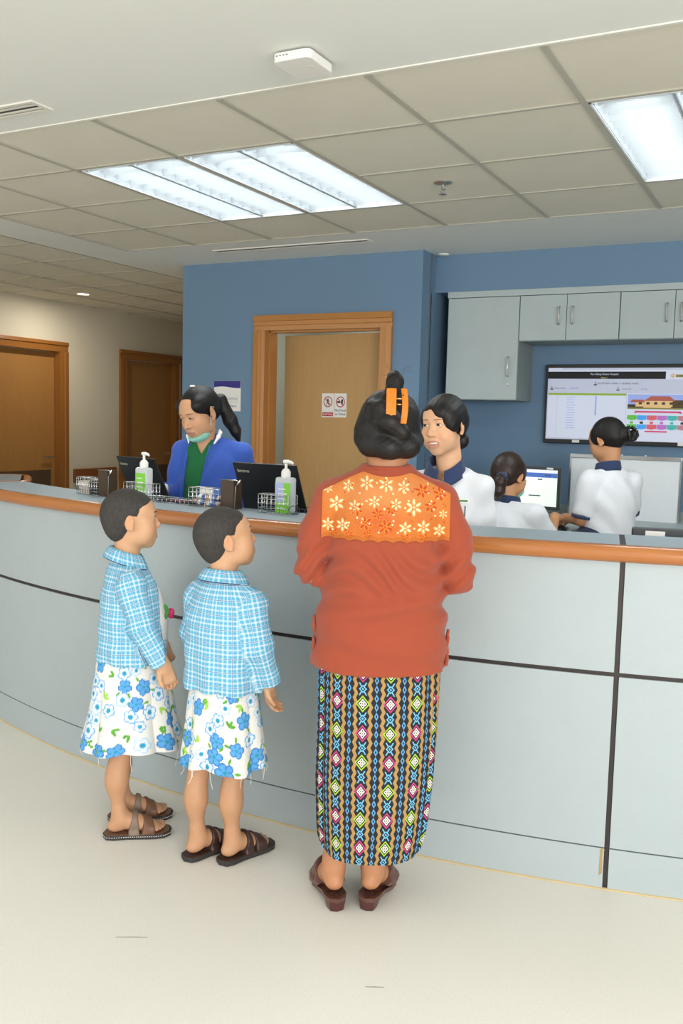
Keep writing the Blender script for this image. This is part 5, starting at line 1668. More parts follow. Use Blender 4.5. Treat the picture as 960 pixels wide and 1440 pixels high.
def cutarm(F, wr, el):
    d = np.array(wr) - np.array(el); d /= np.linalg.norm(d)
    for s in (1, -1):
        F.cone(np.array([s * wr[0], wr[1], wr[2]]) + d * np.array([s, 1, 1]) * .052, np.array([s * wr[0], wr[1], wr[2]]) + d * np.array([s, 1, 1]) * .12, .055, .055, .0, 's')
cutarm(SL, armA[1][2], armA[1][1]); J.join(SL, .014)
J.cut((0, .074, .7), (0, 1, .12))
J.warp(lambda x, y, z: .0028 * np.sin(60 * z + 30 * y) * np.sin(24 * x + 5) + .003 * np.sin(np.arctan2(y + .03, x) * 9 + 4 * z) * np.clip((.80 - z) / .2, 0, 1))
sculpt('plaid_jacket', J, M['plaid'], KA, None, plaid_uv((0, -.035), (.122, .112, .118), [armA[1], armA[-1]]))
collar(KA, (0, -.05), -.30, .047, .078, .984, .950, .013, gap=1.0)
dress(KA, [(.318, 0, -.028, .150, .176), (.40, 0, -.03, .138, .152), (.55, 0, -.032, .118, .128), (.63, 0, -.030, .105, .118), (.75, 0, -.022, .09, .115), (.84, 0, -.03, .085, .098), (.90, 0, -.04, .072, .078), (.945, 0, -.048, .046, .048)], .945, 11,
      lambda t: .075 * (np.abs(np.sin(4.5 * t + .8)) * 2 - 1.2) + .02 * np.sin(7 * t), lambda t: .010 * np.sin(3 * t + 1.3) - .012 * np.cos(t))
child_hair(KA, hA, M['crop'])
eyes(KA, hA, (0, 12), .0056); brows(KA, hA, B_A, .0215, .004, .0026)
M['magenta'] = plain('magenta_petal', '#c81f5f', .5, var=.1)
M['leafg'] = plain('green_leaf_cloth', '#3f8a3a', .6, var=.15)
br = bpy.data.objects.new('flower_brooch', None); link(br, KA); br['label'] = 'magenta rosebud brooch with green leaves'
q = Field((-.02, -.03, -.035), (.04, .04, .035), .0025)
q.ell((0, 0, 0), (.011, .010, .018), .005).ell((.006, .006, .004), (.008, .008, .014), .004).ell((-.002, .004, -.010), (.008, .008, .010), .004)
o = sculpt('rosebud', q, M['magenta'], br); o.location = (.035, .098, .775)
for a_, b_ in ((-1, .0), (1, .02)):
    q = Field((-.02, -.03, -.035), (.02, .03, .035), .0025); q.ell((0, 0, 0), (.005, .007, .022), 0)
    o = sculpt('leaf', q, M['leafg'], br); o.location = (.04, .085, .78 + b_ - .01); o.rotation_euler = (.3 * a_, .3, 0)
for s in (1, -1): sandal(KA, (.072 * s, -.072 if s > 0 else -.062), 0, .90, M['sole_dark'], M['taupe'], M['tan'], True)

# --- child looking up, seen from behind
KB = person('child looking up, seen from behind in a plaid jacket and dark brown sandals', (-1.69, 2.47), -10.0)
hB = Frame(rotm('z', -32) @ rotm('x', 14), (-.006, .004, 1.066), .87)
B = Field((-.24, -.22, -.005), (.26, .24, 1.22), .004, [(.93, 1.22, .003), (0, .10, .003)], [(-.10, .10, .003)])
head_shape(B, hB, child=True, jaw=1.04)
B.cone((0, -.01, .90), (-.004, -.006, 1.02), .046, .042, .02)
B.loft([(.48, 0, 0, .09, .075), (.6, 0, 0, .095, .08), (.75, 0, 0, .1, .08), (.85, 0, -.005, .095, .07), (.90, 0, -.008, .06, .05), (.935, 0, -.01, .042, .042)], .02)
armB = {}
feetB = {1: (.056, -.010), -1: (-.050, -.066)}
for s in (1, -1):
    x_f, y_f = feetB[s]
    B.chain([(s * .052, 0, .52), (x_f * 1.0, y_f + .012, .32), (x_f, y_f - .006, .2), (x_f, y_f, .075)], [.05, .033, .029, .0205], .03)
    B.ell((x_f, y_f - .011, .22), (.028, .031, .075), .03)
    foot(B, (x_f, y_f, .0190), -6, .90)
    sh, el, wr = (s * .118, 0, .862), (s * .145, .004, .735), (s * .150, .046, .618)
    armB[s] = [sh, el, wr]
    B.chain([sh, el, wr], [.036, .030, .021], .015)
    hand(B, np.array(wr) + np.array([0, .003, -.008]), rotm('x', 14) @ rotm('z', -s * 80), .74, (26, 34, 22), 20, s, 3)
sculpt('body', B, M['skin'], KB, skin_colour(hB, SKIN_K, extra=tanned_legs))
J = Field((-.26, -.16, .53), (.26, .16, .99), .0035)
J.loft([(.578, 0, 0, .144, .112, 2.3), (.64, 0, 0, .142, .110, 2.3), (.72, 0, 0, .140, .108, 2.3), (.80, 0, 0, .138, .102, 2.3), (.858, 0, -.004, .126, .088), (.900, 0, -.008, .090, .068), (.935, 0, -.010, .053, .054)], .015)
for s in (1, -1):
    sh, el, wr = armB[s]
    if s == 1: SL = J.blank()
    SL.chain([sh, el, wr], [.049, .046, .040], .014)
    J.cone((s * .045, -.008, .905), sh, .038, .049, .025)
J.cone((0, -.01, .90), (-.004, -.006, 1.0), .048, .044, .004, 's')
cutarm(SL, armB[1][2], armB[1][1]); J.join(SL, .014)
J.warp(lambda x, y, z: .0028 * np.sin(55 * z + 24 * x) * np.sin(26 * y + 3) + .004 * np.sin(np.arctan2(y, x) * 8 + 5 * z) * np.clip((.80 - z) / .25, 0, 1))
sculpt('plaid_jacket', J, M['plaid'], KB, None, plaid_uv((0, 0), (.136, .105, .124), [armB[1], armB[-1]]))
collar(KB, (-.002, -.008), -.12, .047, .076, .957, .926, .014, gap=1.0)
dress(KB, [(.322, 0, .004, .150, .128), (.40, 0, .003, .140, .118), (.54, 0, 0, .126, .104), (.62, 0, 0, .11, .09)], .62, 23,
      lambda t: .075 * (np.abs(np.sin(5 * t + .5)) * 2 - 1.2) + .02 * np.sin(7 * t), lambda t: .010 * np.sin(4 * t + .5), nzz=130)
child_hair(KB, hB, M['crop'])
eyes(KB, hB, (0, 10), .0056); brows(KB, hB, B, .0215, .004, .0026)
for s in (1, -1): sandal(KB, feetB[s], -6, .90, M['sole_dark'], M['choc'], M['choc'], False, M['gold_thread'] if s > 0 else None)

# ------------------------------------------------------------------ the staff behind the counter
M['royal'] = cloth_mat('royal_blue_jacket', '#3a5cb4', .8, 800, .06, .2)
M['scrub'] = cloth_mat('green_scrub', '#1f6a3c', .85, 800, .08, .2)
M['tunic'] = cloth_mat('white_tunic', '#d8dce1', .8, 900, .02, .2)
M['navy'] = cloth_mat('navy_trim', '#2c3a5c', .8, 900, .08, .1)
M['trouser'] = cloth_mat('navy_trousers', '#27304a', .85, 900, .08, .15)
M['mint'] = cloth_mat('mint_face_mask', '#8fd0bb', .8, 700, .04, .1)
M['white_cotton'] = cloth_mat('white_cotton', '#f0f1ef', .8, 900, .02, .1)
SKIN_S = '#c8966f'
def polar(u, dist):
    """place on the ground along the view direction of picture column u at a given distance"""
    Mx = cam.matrix_world
    d = Mx.to_3x3() @ Vector(((u - 480) / F_PX, 100 / F_PX, -1))
    s = dist / math.hypot(d.x, d.y); v_az = math.degrees(math.atan2(-d.x, d.y))
    return (d.x * s, d.y * s), v_az

def lower_body(B, P_, seat=None):
    """hips and legs standing, or seated at height seat, with trousers and shoes"""
    T_ = Field((-.24, -.24, -.005), (.24, .60, (.95 if seat is None else seat + .25)), .008)
    S_ = {}
    for s in (-1, 1):
        if seat is None:
            pts = [(s * .085, 0, .84), (s * .09, .012, .48), (s * .09, -.01, .09)]; ft = (s * .09, -.01, .018)
        else:
            pts = [(s * .09, .02, seat + .09), (s * .11, .40, seat + .07), (s * .11, .42, .09)]; ft = (s * .11, .42, .018)
        B.chain(pts, [.08, .05, .034], .03); foot(B, ft, 0, 1.0)
        T_.chain(pts, [.098, .068, .055], .03)
        Sh = Field((-.06, -.07, -.002), (.06, .22, .10), .005)
        Sh.ell((0, -.01, .035), (.038, .046, .036), .01).chain([(0, .02, .045), (0, .08, .036), (0, .14, .026)], [.036, .036, .034], .02).ell((0, .15, .02), (.042, .04, .02), .015)
        Sh.cut((0, 0, .001), (0, 0, -1))
        o = sculpt('shoe', Sh, M['black'], P_); o.location = (ft[0], ft[1], 0)
    T_.ell((0, 0 if seat is None else .01, .86 if seat is None else seat + .12), (.175, .125, .12), .04)
    sculpt('trousers', T_, M['trouser'], P_)

def tunic(P_, B, dz, cx, arms, sleeve_end, hem, w=1.0, mat='tunic', k=.02, extra=None, neck=(0, .0), trim=True, lowfit=True):
    """torso garment. dz shifts a standard 1.37 m neck height; arms {s: (shoulder, elbow, wrist)}; sleeve_end = fraction along the arm"""
    J = Field((-.34, -.22, hem - .02), (.34, .46, 1.42 + dz), .005)
    J.loft([(hem, cx, .0, .195 * w, .135), (.95 + dz, cx, 0, .185 * w, .130), (1.08 + dz, cx, 0, .180 * w, .126), (1.18 + dz, cx, 0, .178 * w, .122), (1.26 + dz, cx, -.004, .160 * w, .106), (1.31 + dz, cx * .8, -.006, .115 * w, .084), (1.35 + dz, neck[0] * .6, neck[1] * .6, .070, .068), (1.375 + dz, neck[0], neck[1], .060, .060)], .02)
    for s, (sh, el, wr) in arms.items():
        J.cone((s * .06 + cx * .5, -.004, 1.315 + dz), sh, .042, .055, .03)
        A = J.blank()
        if sleeve_end <= 1:
            e = np.array(sh) + (np.array(el) - np.array(sh)) * sleeve_end
            A.cone(sh, e, .057, .053, k)
            d = (np.array(el) - np.array(sh)); d = d / np.linalg.norm(d)
            A.cone(e + d * .060, e + d * .12, .062, .062, 0, 's')
            J.join(A, k)
        else:
            A.chain([sh, el, wr], [.058, .050, .042], k)
            d = (np.array(wr) - np.array(el)); d = d / np.linalg.norm(d)
            A.cone(np.array(wr) + d * .045, np.array(wr) + d * .10, .05, .05, 0, 's')
        J.join(A, k)
    J.warp(lambda x, y, z: .0045 * np.sin(42 * z + 26 * x + 3 * np.sin(9 * x)) * np.sin(18 * x + 12 * y + 1) + .004 * np.sin(16 * np.arctan2(y, x)) * np.clip((1.05 + dz - z) / .3, 0, 1))
    if extra: extra(J)
    return J

def cuffs(P_, arms, frac, mat, r=.0545):
    for s, (sh, el, wr) in arms.items():
        a, b = np.array(sh), np.array(el); d = b - a; L_ = np.linalg.norm(d); d = d / L_
        c = a + d * (L_ * frac + .003)
        up = np.cross(d, [0, 1, 0]); up /= np.linalg.norm(up); vp = np.cross(d, up)
        v = []; f = []; n = 28
        for off_, rr in ((-.012, r), (-.0115, r + .002), (.004, r + .0015), (.005, r - .004)):
            for i in range(n):
                t = 2 * math.pi * i / n; v.append(c + d * off_ + (up * math.cos(t) + vp * math.sin(t)) * rr)
        for j in range(3):
            for i in range(n): f.append((j * n + i, j * n + (i + 1) % n, (j + 1) * n + (i + 1) % n, (j + 1) * n + i))
        MB().add(v, f).build('sleeve_trim', mat, P_, smooth='all')

def stand_collar(P_, c, r, z0, z1, mat, gap=.4, tilt=-.15, flare=.004, drop=0.0):
    n, m = 64, 8; v = []
    for a in np.linspace(math.pi / 2 + gap / 2, math.pi / 2 + 2 * math.pi - gap / 2, n):
        fr_ = max(0.0, math.sin(a)) ** 3
        for j in range(m):
            t = j / (m - 1)
            rr = r + flare * (1 - t) * 1.5
            x, y = c[0] + rr * 1.03 * math.cos(a), c[1] + rr * math.sin(a)
            v.append((x, y + .012 * fr_ * (1 - t), z0 - drop * fr_ + (z1 - z0) * t + tilt * (y - c[1])))
    idx = np.arange(n * m).reshape(n, m)
    Q = np.stack([idx[:-1, :-1], idx[1:, :-1], idx[1:, 1:], idx[:-1, 1:]], -1).reshape(-1, 4)
    o = np_mesh('collar', np.array(v), Q, mat, P_)
    sm = o.modifiers.new('thickness', 'SOLIDIFY'); sm.thickness = .004; sm.offset = 0
    return o

def staff_body(arms, h, dz, neckpt, hand_R, lo, hi, smile=0, jaw=.96, cx=0.0, w=1.0):
    hx, hy = h.t[0], h.t[1]
    B = Field(lo, hi, .0055, [(1.30 + dz - .02, hi[2], .0028)], [(hx - .085, hx + .085, .0028)], [(hy - .11, hy + .115, .0028)])
    head_shape(B, h, jaw=jaw, smile=smile)
    B.cone((neckpt[0] * .3, neckpt[1] * .3, 1.30 + dz), h.p((0, -.02, -.06)), .050, .047, .02)
    B.loft([(.80 + dz, cx, 0, .15 * w, .100), (1.0 + dz, cx, 0, .145 * w, .098), (1.15 + dz, cx, 0, .145 * w, .098), (1.25 + dz, cx, -.004, .12 * w, .082), (1.30 + dz, cx * .6, -.004, .08 * w, .062), (1.345 + dz, 0, 0, .05, .05)], .02)
    for s, (sh, el, wr) in arms.items():
        B.chain([sh, el, wr], [.038, .034, .024], .012)
        R_, cu = hand_R[s]
        hand(B, wr, R_, .9, cu, 30, s, 4)
    return B

# --- clerk in the royal blue jacket
oB, vB = polar(290, 4.52)
PB = person('clerk with a ponytail, mint mask under her chin and royal blue jacket over green scrubs', oB, vB - 15 + 180)
hb = Frame(rotm('z', -30) @ rotm('x', -22) @ rotm('y', 4), (.020, .055, 1.476), 1.01)
cxb = -.028
armsB = {1: ((.140 + cxb, 0, 1.282), (.188 + cxb, -.01, 1.06), (.205 + cxb, .115, 1.105)), -1: ((-.142 + cxb, 0, 1.282), (-.190 + cxb, -.01, 1.06), (-.12 + cxb, .13, 1.10))}
B = staff_body(armsB, hb, 0, (.02, .05), {1: (rotm('x', 82) @ rotm('z', 0), (22, 28, 20)), -1: (rotm('z', -20) @ rotm('x', 82), (22, 28, 20))}, (-.34, -.22, -.005), (.36, .46, 1.66), cx=cxb, w=.9)
lower_body(B, PB)
sculpt('body', B, M['skin'], PB, skin_colour(hb, '#cb9b76')); B_B = B
Sc = Field((-.26, -.2, .80), (.26, .2, 1.40), .005)
Sc.loft([(.82, cxb, 0, .168, .120), (1.05, cxb, .0, .160, .116), (1.18, cxb, .0, .155, .112), (1.26, cxb * .6, 0, .13, .094), (1.32, 0, 0, .09, .07), (1.35, 0, 0, .06, .06)], .02)
def vcut(x, y, z): return np.maximum((np.abs(x - .004) - .52 * (z - 1.275)) * .85, -y)
Sc.put((-.1, 0, 1.25), (.1, .2, 1.42), vcut, 0, 's')
Sc.warp(lambda x, y, z: .003 * np.sin(50 * z + 30 * x) * np.sin(20 * x))
sculpt('scrub_top', Sc, M['scrub'], PB)
J = tunic(PB, B, 0, cxb, armsB, 2, .72, .95)
def opening(x, y, z):
    t = np.clip((1.37 - z) / .4, 0, 1.4)
    return np.maximum(np.abs(x - (.004 + .060 * t)) - (.058 - .026 * t), -y + .01)
J.put((-.2, 0, .6), (.25, .3, 1.45), opening, .004, 's')
sculpt('jacket', J, M['royal'], PB)
for s in (-1, 1):
    q = Field((-.12, -.08, 1.28), (.12, .14, 1.42), .003)
    q.chain([(s * .058, -.03, 1.392), (s * .072, .02, 1.380), (s * .074, .055, 1.362), (s * .062, .088, 1.330)], [.007, .009, .009, .004], .01)
    sculpt('white_collar', q, M['white_cotton'], PB)
bx('sleeve_cuff', M['white_cotton'], PB, -.03, .03, -.02, .02, -.03, .03, bevel=.012, loc=(.205 + cxb, .135, 1.105))
for s in (-1, 1):
    q = MB().tube([(.004 + .060 * t + s * (.062 - .026 * t) , .122 - .02 * max(0, .25 - t) * 4, 1.37 - .4 * t) for t in np.linspace(.12, 1.3, 10)], .004, 6).build('lapel_edge', M['royal'], PB, smooth='all')
Hh = Field((-.16, -.22, 1.20), (.18, .2, 1.66), .0035)
Hh.ell((0, -.018, .034), (.0795, .099, .0885), .01, fr=hb)
Hh.ell((0, -.05, .0), (.070, .066, .068), .03, fr=hb)
for s in (-1, 1): Hh.ell((s * .052, .030, .045), (.030, .050, .040), .015, fr=hb)
Hh.ell((0, .118, -.030), (.064, .068, .092), .010, 's', fr=hb)
Hh.box((0, .10, -.11), (.12, .10, .075), .02, .008, 's', fr=hb)
for s in (-1, 1): Hh.ell((s * .088, .000, -.022), (.024, .026, .034), .006, 's', fr=hb)
Hh.cut((0, -.05, -.055), (0, .5, -1), fr=hb)
Hh.ell((.010, .06, .128), (.0018, .07, .016), .003, 's', fr=hb)
Hh.chain([hb.p((0, -.095, .015)), hb.p((-.02, -.135, .01)), (-.105, -.045, 1.44), (-.135, -.05, 1.385), (-.15, -.05, 1.335)], [.024, .028, .034, .026, .006], .012)
hr = sculpt('hair', Hh, M['hair'], PB)
q = MB(); pts = [hb.p((.026 * math.cos(a), -.112, .014 + .026 * math.sin(a))) for a in np.linspace(0, 2 * math.pi, 17)]
q.tube(pts, .006, 6).build('hair_tie', M['white_cotton'], hr, smooth='all')
bx('hair_pin', M['white_plastic'], hr, -.012, .012, -.006, .006, -.004, .004, bevel=.002, loc=hb.p((0, -.01, .126)))
MkF = Field((-.12, -.1, 1.28), (.16, .2, 1.48), .0028)
MkF.ell((0, .048, -.094), (.056, .054, .034), .01, fr=hb)
MkF.ell((0, .034, -.066), (.0535, .055, .040), .004, 's', fr=hb)
MkF.cut((0, .0, -.1), (0, -1, -.1), fr=hb); MkF.cut((0, .0, -.064), (0, .36, 1), fr=hb)
mk = sculpt('face_mask', MkF, M['mint'], PB)
for s in (-1, 1):
    MB().tube([hb.p((s * .050, .015, -.092)), hb.p((s * .062, .012, -.060)), hb.p((s * .074, .006, -.02)), hb.p((s * .079, -.006, .022)), hb.p((s * .080, -.024, .012))], .0016, 5).build('ear_loop', M['white_cotton'], mk, smooth='all')
eyes(PB, hb, (0, -10), .0030); brows(PB, hb, B_B, .0215, .003, .0019)

# --- smiling receptionist
oR, vR = polar(640, 3.58)
PR = person('smiling receptionist in a white tunic with a navy stand collar facing the visitor', oR, vR - 12 + 180)
hr_ = Frame(rotm('z', -18) @ rotm('x', -3) @ rotm('y', 3), (.036, .045, 1.448), .95)
armsR = {1: ((.165, 0, 1.205), (.205, -.045, .985), (.13, .10, .945)), -1: ((-.098, 0, 1.205), (-.122, -.045, .985), (-.06, .10, .945))}
B = staff_body(armsR, hr_, -.075, (.03, .03), {1: (rotm('z', 15) @ rotm('x', 80), (18, 24, 16)), -1: (rotm('z', -15) @ rotm('x', 80), (18, 24, 16))}, (-.34, -.22, -.005), (.36, .42, 1.62), 1.0, .98, cx=.03, w=.80)
lower_body(B, PR)
sculpt('body', B, M['skin'], PR, skin_colour(hr_, '#d8aa86', '#b86a64', 1.0))
J = tunic(PR, B, -.075, .030, armsR, 2, .70, .88, neck=(.030, .030))
J.cone((.02, .02, 1.24), (.034, .036, 1.36), .052, .052, .004, 's')
def slit(x, y, z): return np.maximum(np.abs(x - .038) - .010 - .10 * (z - 1.24), np.maximum(-y, 1.235 - z))
J.put((-.05, 0, 1.2), (.1, .2, 1.35), slit, .003, 's')
J.cut((.03, .026, 1.275), (0, .42, 1))
sculpt('tunic', J, M['tunic'], PR)
cR = stand_collar(PR, (.030, .026), .060, 1.262, 1.318, M['navy'], .35, -.42, .012, .02)
M['badge_green'] = plain('green_badge_print', '#4f8a4a', .6, var=.1)
bd = bx('name_badge', M['white_plastic'], PR, -.026, .026, -.002, .002, -.007, .007, bevel=.001, loc=(-.058, .118, 1.168), rot=(math.radians(4), 0, math.radians(20)))
bx('badge_print', M['badge_green'], bd, -.022, .022, .0021, .0028, -.004, .004)
MB().tube([(-.072, .122, 1.15), (-.072, .126, 1.10)], .0025, 8).build('pen', M['darkgrey'], PR, smooth=True)
Hh = Field((-.13, -.14, 1.26), (.17, .17, 1.62), .0032)
Hh.ell((0, -.018, .034), (.0805, .0995, .0895), .01, fr=hr_)
Hh.ell((0, -.05, .0), (.072, .066, .068), .03, fr=hr_)
for s in (-1, 1): Hh.ell((s * .056, .018, .020), (.028, .050, .060), .015, fr=hr_)
# swept fringe on her left side: the face opening stops at a slanting parting line
Hh.ell((-.012, .044, .046), (.064, .054, .050), .02, fr=hr_)
Hh.ell((-.052, .030, .010), (.030, .046, .050), .02, fr=hr_)
def face_open(X_, Y_, Z_, fr=hr_):
    px, py, pz = X_ - fr.t[0], Y_ - fr.t[1], Z_ - fr.t[2]
    q = [(fr.R[0, i] * px + fr.R[1, i] * py + fr.R[2, i] * pz) / fr.k for i in range(3)]
    k0 = np.sqrt(((q[0] - .006) / .064) ** 2 + ((q[1] - .122) / .072) ** 2 + ((q[2] + .030) / .104) ** 2)
    pl = -.80 * q[0] + .60 * q[2] - .0345 + .9 * q[0] * q[0]
    return np.maximum((k0 - 1) * .065, pl) * fr.k
c_ = hr_.p((0, .11, -.02)); Hh.put(c_ - .12, c_ + .12, face_open, .014, 's')
Hh.box((0, .085, -.105), (.12, .085, .075), .02, .008, 's', fr=hr_)
for s in (-1, 1): Hh.ell((s * .090, .002, -.026), (.025, .024, .032), .006, 's', fr=hr_)
Hh.cut((0, -.05, -.068), (0, .4, -1), fr=hr_)
Hh.ell((-.025, -.085, -.070), (.034, .030, .034), .012, fr=hr_)
Hh.warp(lambda x, y, z: .0005 * np.sin(300 * x + 120 * z))
sculpt('hair', Hh, M['hair'], PR)
eyes(PR, hr_, (6, -2), .0044, .0066); brows(PR, hr_, B, .0205, .0035, .0018)
v = []; f = []
for i, t in enumerate(np.linspace(-1, 1, 13)):
    for z in (-.0655, -.0745):
        v.append(hr_.p((.0240 * t, .0890 - .009 * t * t, z + .003 * t * t)))
for i in range(12): f.append((2 * i, 2 * i + 2, 2 * i + 3, 2 * i + 1))
MB().add(v, f).build('teeth', M['teeth'], PR, smooth='all')

# --- seated colleague at the far computer
oS, vS = polar(716, 4.75)
PS = person('seated colleague with a low ponytail and mint mask at the far computer', oS, vS - 22)
hs = Frame(rotm('z', -14) @ rotm('x', -10), (-.005, .035, 1.202), .95)
armsS = {1: ((.145, 0, 1.005), (.20, .09, .885), (.148, .31, .976)), -1: ((-.145, 0, 1.005), (-.20, .10, .87), (-.12, .31, .968))}
B = staff_body(armsS, hs, -.28, (0, .02), {1: (rotm('z', 4) @ rotm('x', 80) @ rotm('z', 180), (12, 22, 16)), -1: (rotm('z', -10) @ rotm('x', 86) @ rotm('z', 180), (12, 22, 16))}, (-.34, -.22, -.005), (.36, .62, 1.38), w=.9)
lower_body(B, PS, .56)
sculpt('body', B, M['skin'], PS, skin_colour(hs, '#c08d66'))
J = tunic(PS, B, -.28, 0, armsS, .80, .60, .98, neck=(0, .01))
J.cut((0, .008, 1.065), (0, .2, 1))
sculpt('tunic', J, M['tunic'], PS)
cuffs(PS, armsS, .80 + .18, M['navy'])
stand_collar(PS, (0, .008), .060, 1.052, 1.092, M['navy'], .4, -.2, .006)
Hh = Field((-.14, -.2, .98), (.14, .16, 1.36), .0035)
Hh.ell((0, -.018, .034), (.080, .099, .0885), .01, fr=hs)
Hh.ell((0, -.05, -.005), (.073, .066, .072), .03, fr=hs)
for s in (-1, 1): Hh.ell((s * .056, .010, .015), (.028, .050, .055), .015, fr=hs)
Hh.ell((0, .122, -.030), (.066, .070, .096), .010, 's', fr=hs)
Hh.box((0, .09, -.105), (.12, .085, .075), .02, .008, 's', fr=hs)
for s in (-1, 1): Hh.ell((s * .090, .0, -.024), (.024, .024, .032), .006, 's', fr=hs)
Hh.cut((0, -.05, -.075), (0, .35, -1), fr=hs)
Hh.chain([(.035, -.100, -.02), (.035, -.122, -.055), (.030, -.118, -.105), (.026, -.105, -.140)], [.024, .034, .034, .014], .012, fr=hs)
hh_ = sculpt('hair', Hh, M['hair_brown'], PS)
pts = [hs.p((.035 + .026 * math.cos(a), -.114, -.030 + .018 * math.sin(a))) for a in np.linspace(0, 2 * math.pi, 17)]
MB().tube(pts, .011, 8).build('scrunchie', M['navy'], hh_, smooth='all')
MkF = Field((-.12, -.02, 1.02), (.12, .2, 1.24), .003)
MkF.ell((0, .050, -.070), (.060, .062, .052), .01, fr=hs)
MkF.cut((0, .028, -.07), (0, -1, -.15), fr=hs)
mk = sculpt('face_mask', MkF, M['mint'], PS)
for s in (-1, 1): MB().tube([hs.p((s * .056, .03, -.05)), hs.p((s * .070, .01, -.02)), hs.p((s * .080, -.01, .018)), hs.p((s * .080, -.026, .0))], .0016, 5).build('ear_loop', M['white_cotton'], mk, smooth='all')
eyes(PS, hs, (0, -10), .005); brows(PS, hs, B)

# --- standing colleague looking down beside the white board
oT, vT = polar(861, 5.10)
PT = person('standing colleague seen from behind in a white tunic, hair in a black claw clip', oT, vT + 36)
ht = Frame(rotm('z', 20) @ rotm('x', -16), (-.012, .035, 1.392), .94)
armsT = {-1: ((-.128, 0, 1.165), (-.155, .02, .965), (-.13, .20, .955)), 1: ((.128, 0, 1.165), (.165, .05, .985), (.10, .24, .93))}
B = staff_body(armsT, ht, -.12, (-.01, .02), {1: (rotm('z', 15) @ rotm('x', 70), (20, 28, 18)), -1: (rotm('x', 84) @ rotm('z', 180), (10, 18, 12))}, (-.34, -.22, -.005), (.34, .46, 1.54), w=.72)
lower_body(B, PT)
sculpt('body', B, M['skin'], PT, skin_colour(ht, '#c08d66'))
J = tunic(PT, B, -.12, 0, armsT, .72, .74, .80, neck=(-.012, .012))
J.cut((0, .01, 1.23), (0, .25, 1))
sculpt('tunic', J, M['tunic'], PT)
cuffs(PT, armsT, .72 + .20, M['navy'])
stand_collar(PT, (-.012, .010), .060, 1.215, 1.268, M['navy'], .4, -.25, .006)
Hh = Field((-.17, -.16, 1.24), (.14, .17, 1.56), .0035)
Hh.ell((0, -.018, .034), (.080, .099, .0885), .01, fr=ht)
Hh.ell((0, -.05, .0), (.072, .066, .070), .03, fr=ht)
for s in (-1, 1): Hh.ell((s * .056, .012, .018), (.028, .050, .055), .015, fr=ht)
Hh.ell((0, .122, -.030), (.066, .070, .096), .010, 's', fr=ht)
Hh.box((0, .09, -.105), (.12, .085, .075), .02, .008, 's', fr=ht)
for s in (-1, 1): Hh.ell((s * .090, .0, -.024), (.024, .024, .032), .006, 's', fr=ht)
Hh.cut((0, -.05, -.062), (0, .4, -1), fr=ht)
Hh.ell((.02, -.118, -.005), (.042, .036, .044), .012, fr=ht)
Hh.chain([(.03, -.13, .03), (.05, -.15, -.01), (.03, -.145, -.04)], [.012, .014, .010], .008, fr=ht)
hh_ = sculpt('hair', Hh, M['hair'], PT)
cj = bpy.data.objects.new('hair_clip', None); link(cj, PT); cj['label'] = 'black claw clip'
for s in (-1, 1):
    MB().tube([ht.p((.02 + s * .012, -.15, .035)), ht.p((.02 + s * .036, -.160, .012)), ht.p((.02 + s * .040, -.158, -.02)), ht.p((.02 + s * .022, -.148, -.045))], [.006, .009, .009, .005], 8).build('clip_jaw', M['black'], cj, smooth='all')
for s in (-1, 1): bx('clip_highlight', M['chrome'], cj, -.005, .005, -.002, .002, -.003, .003, bevel=.001, loc=ht.p((.02 + s * .030, -.170, .01)))
eyes(PT, ht, (0, -14), .004); brows(PT, ht, B)

# ------------------------------------------------------------------ things on and behind the counter
def pix(u, v):
    d = cam.matrix_world.to_3x3() @ Vector(((u - 480) / F_PX, (720 - v) / F_PX, -1))
    return d
def on_arc(u, v, inset):
    """where the view ray of a picture point meets the vertical cylinder parallel to the counter front"""
    d = pix(u, v); r = CR - inset
    a = d.x ** 2 + d.y ** 2; b = -2 * (d.x * CC[0] + d.y * CC[1]); c = CC[0] ** 2 + CC[1] ** 2 - r * r
    t = (-b - math.sqrt(b * b - 4 * a * c)) / (2 * a)
    return Vector((d.x * t, d.y * t, EYE + d.z * t))
LZ = 1.0974
def on_ledge(name, label, cat, ang, inset=.225, turn=0, group=None):
    return thing(name, label, cat, cp(ang, CR - inset, LZ), math.radians(ang + turn), group)

def wire_grid(t, w, d, h, name='wire_frame', levels=4, cols=6, r=.0013):
    mb = MB()
    for i in range(levels + 1):
        z = .0016 + (h - .0016) * i / levels; rr = r * (1.5 if i == levels else 1)
        mb.tube([(-w / 2, -d / 2, z), (w / 2, -d / 2, z), (w / 2, d / 2, z), (-w / 2, d / 2, z), (-w / 2, -d / 2, z)], rr, 5)
    for i in range(cols + 1):
        x = -w / 2 + w * i / cols
        for y in (-d / 2, d / 2): mb.tube([(x, y, .0015), (x, y, h)], r, 5)
        mb.tube([(x, -d / 2, .0016), (x, d / 2, .0016)], r, 5)
    for j in (1, 2):
        for x in (-w / 2, w / 2): mb.tube([(x, -d / 2 + d * j / 3, .0015), (x, -d / 2 + d * j / 3, h)], r, 5)
    return mb.build(name, M['chrome'], t, smooth='all')
def glassy(name, c, rough, trans):
    m, b = new_mat(name, rough)
    n = noise(coords(), 20, 2)
    c = lin(c); setcol(b, mixc(n, tuple(x * .9 for x in c), c))
    b.inputs['Transmission Weight'].default_value = trans
    b.inputs['IOR'].default_value = 1.3
    return m
M['smoked'] = glassy('smoked_brown_acrylic', '#6b5746', .15, .55)
M['clear_bottle'] = glassy('clear_soft_plastic', '#e6edf0', .25, .35)
M['gel_green'] = plain('green_label', '#7cc83a', .5, var=.08, scale=60)
M['gel_lilac'] = plain('lilac_label', '#a9b4dc', .5, var=.05, scale=60)
M['card'] = plain('card_stock', '#d8cfc4', .7, var=.1, scale=200)
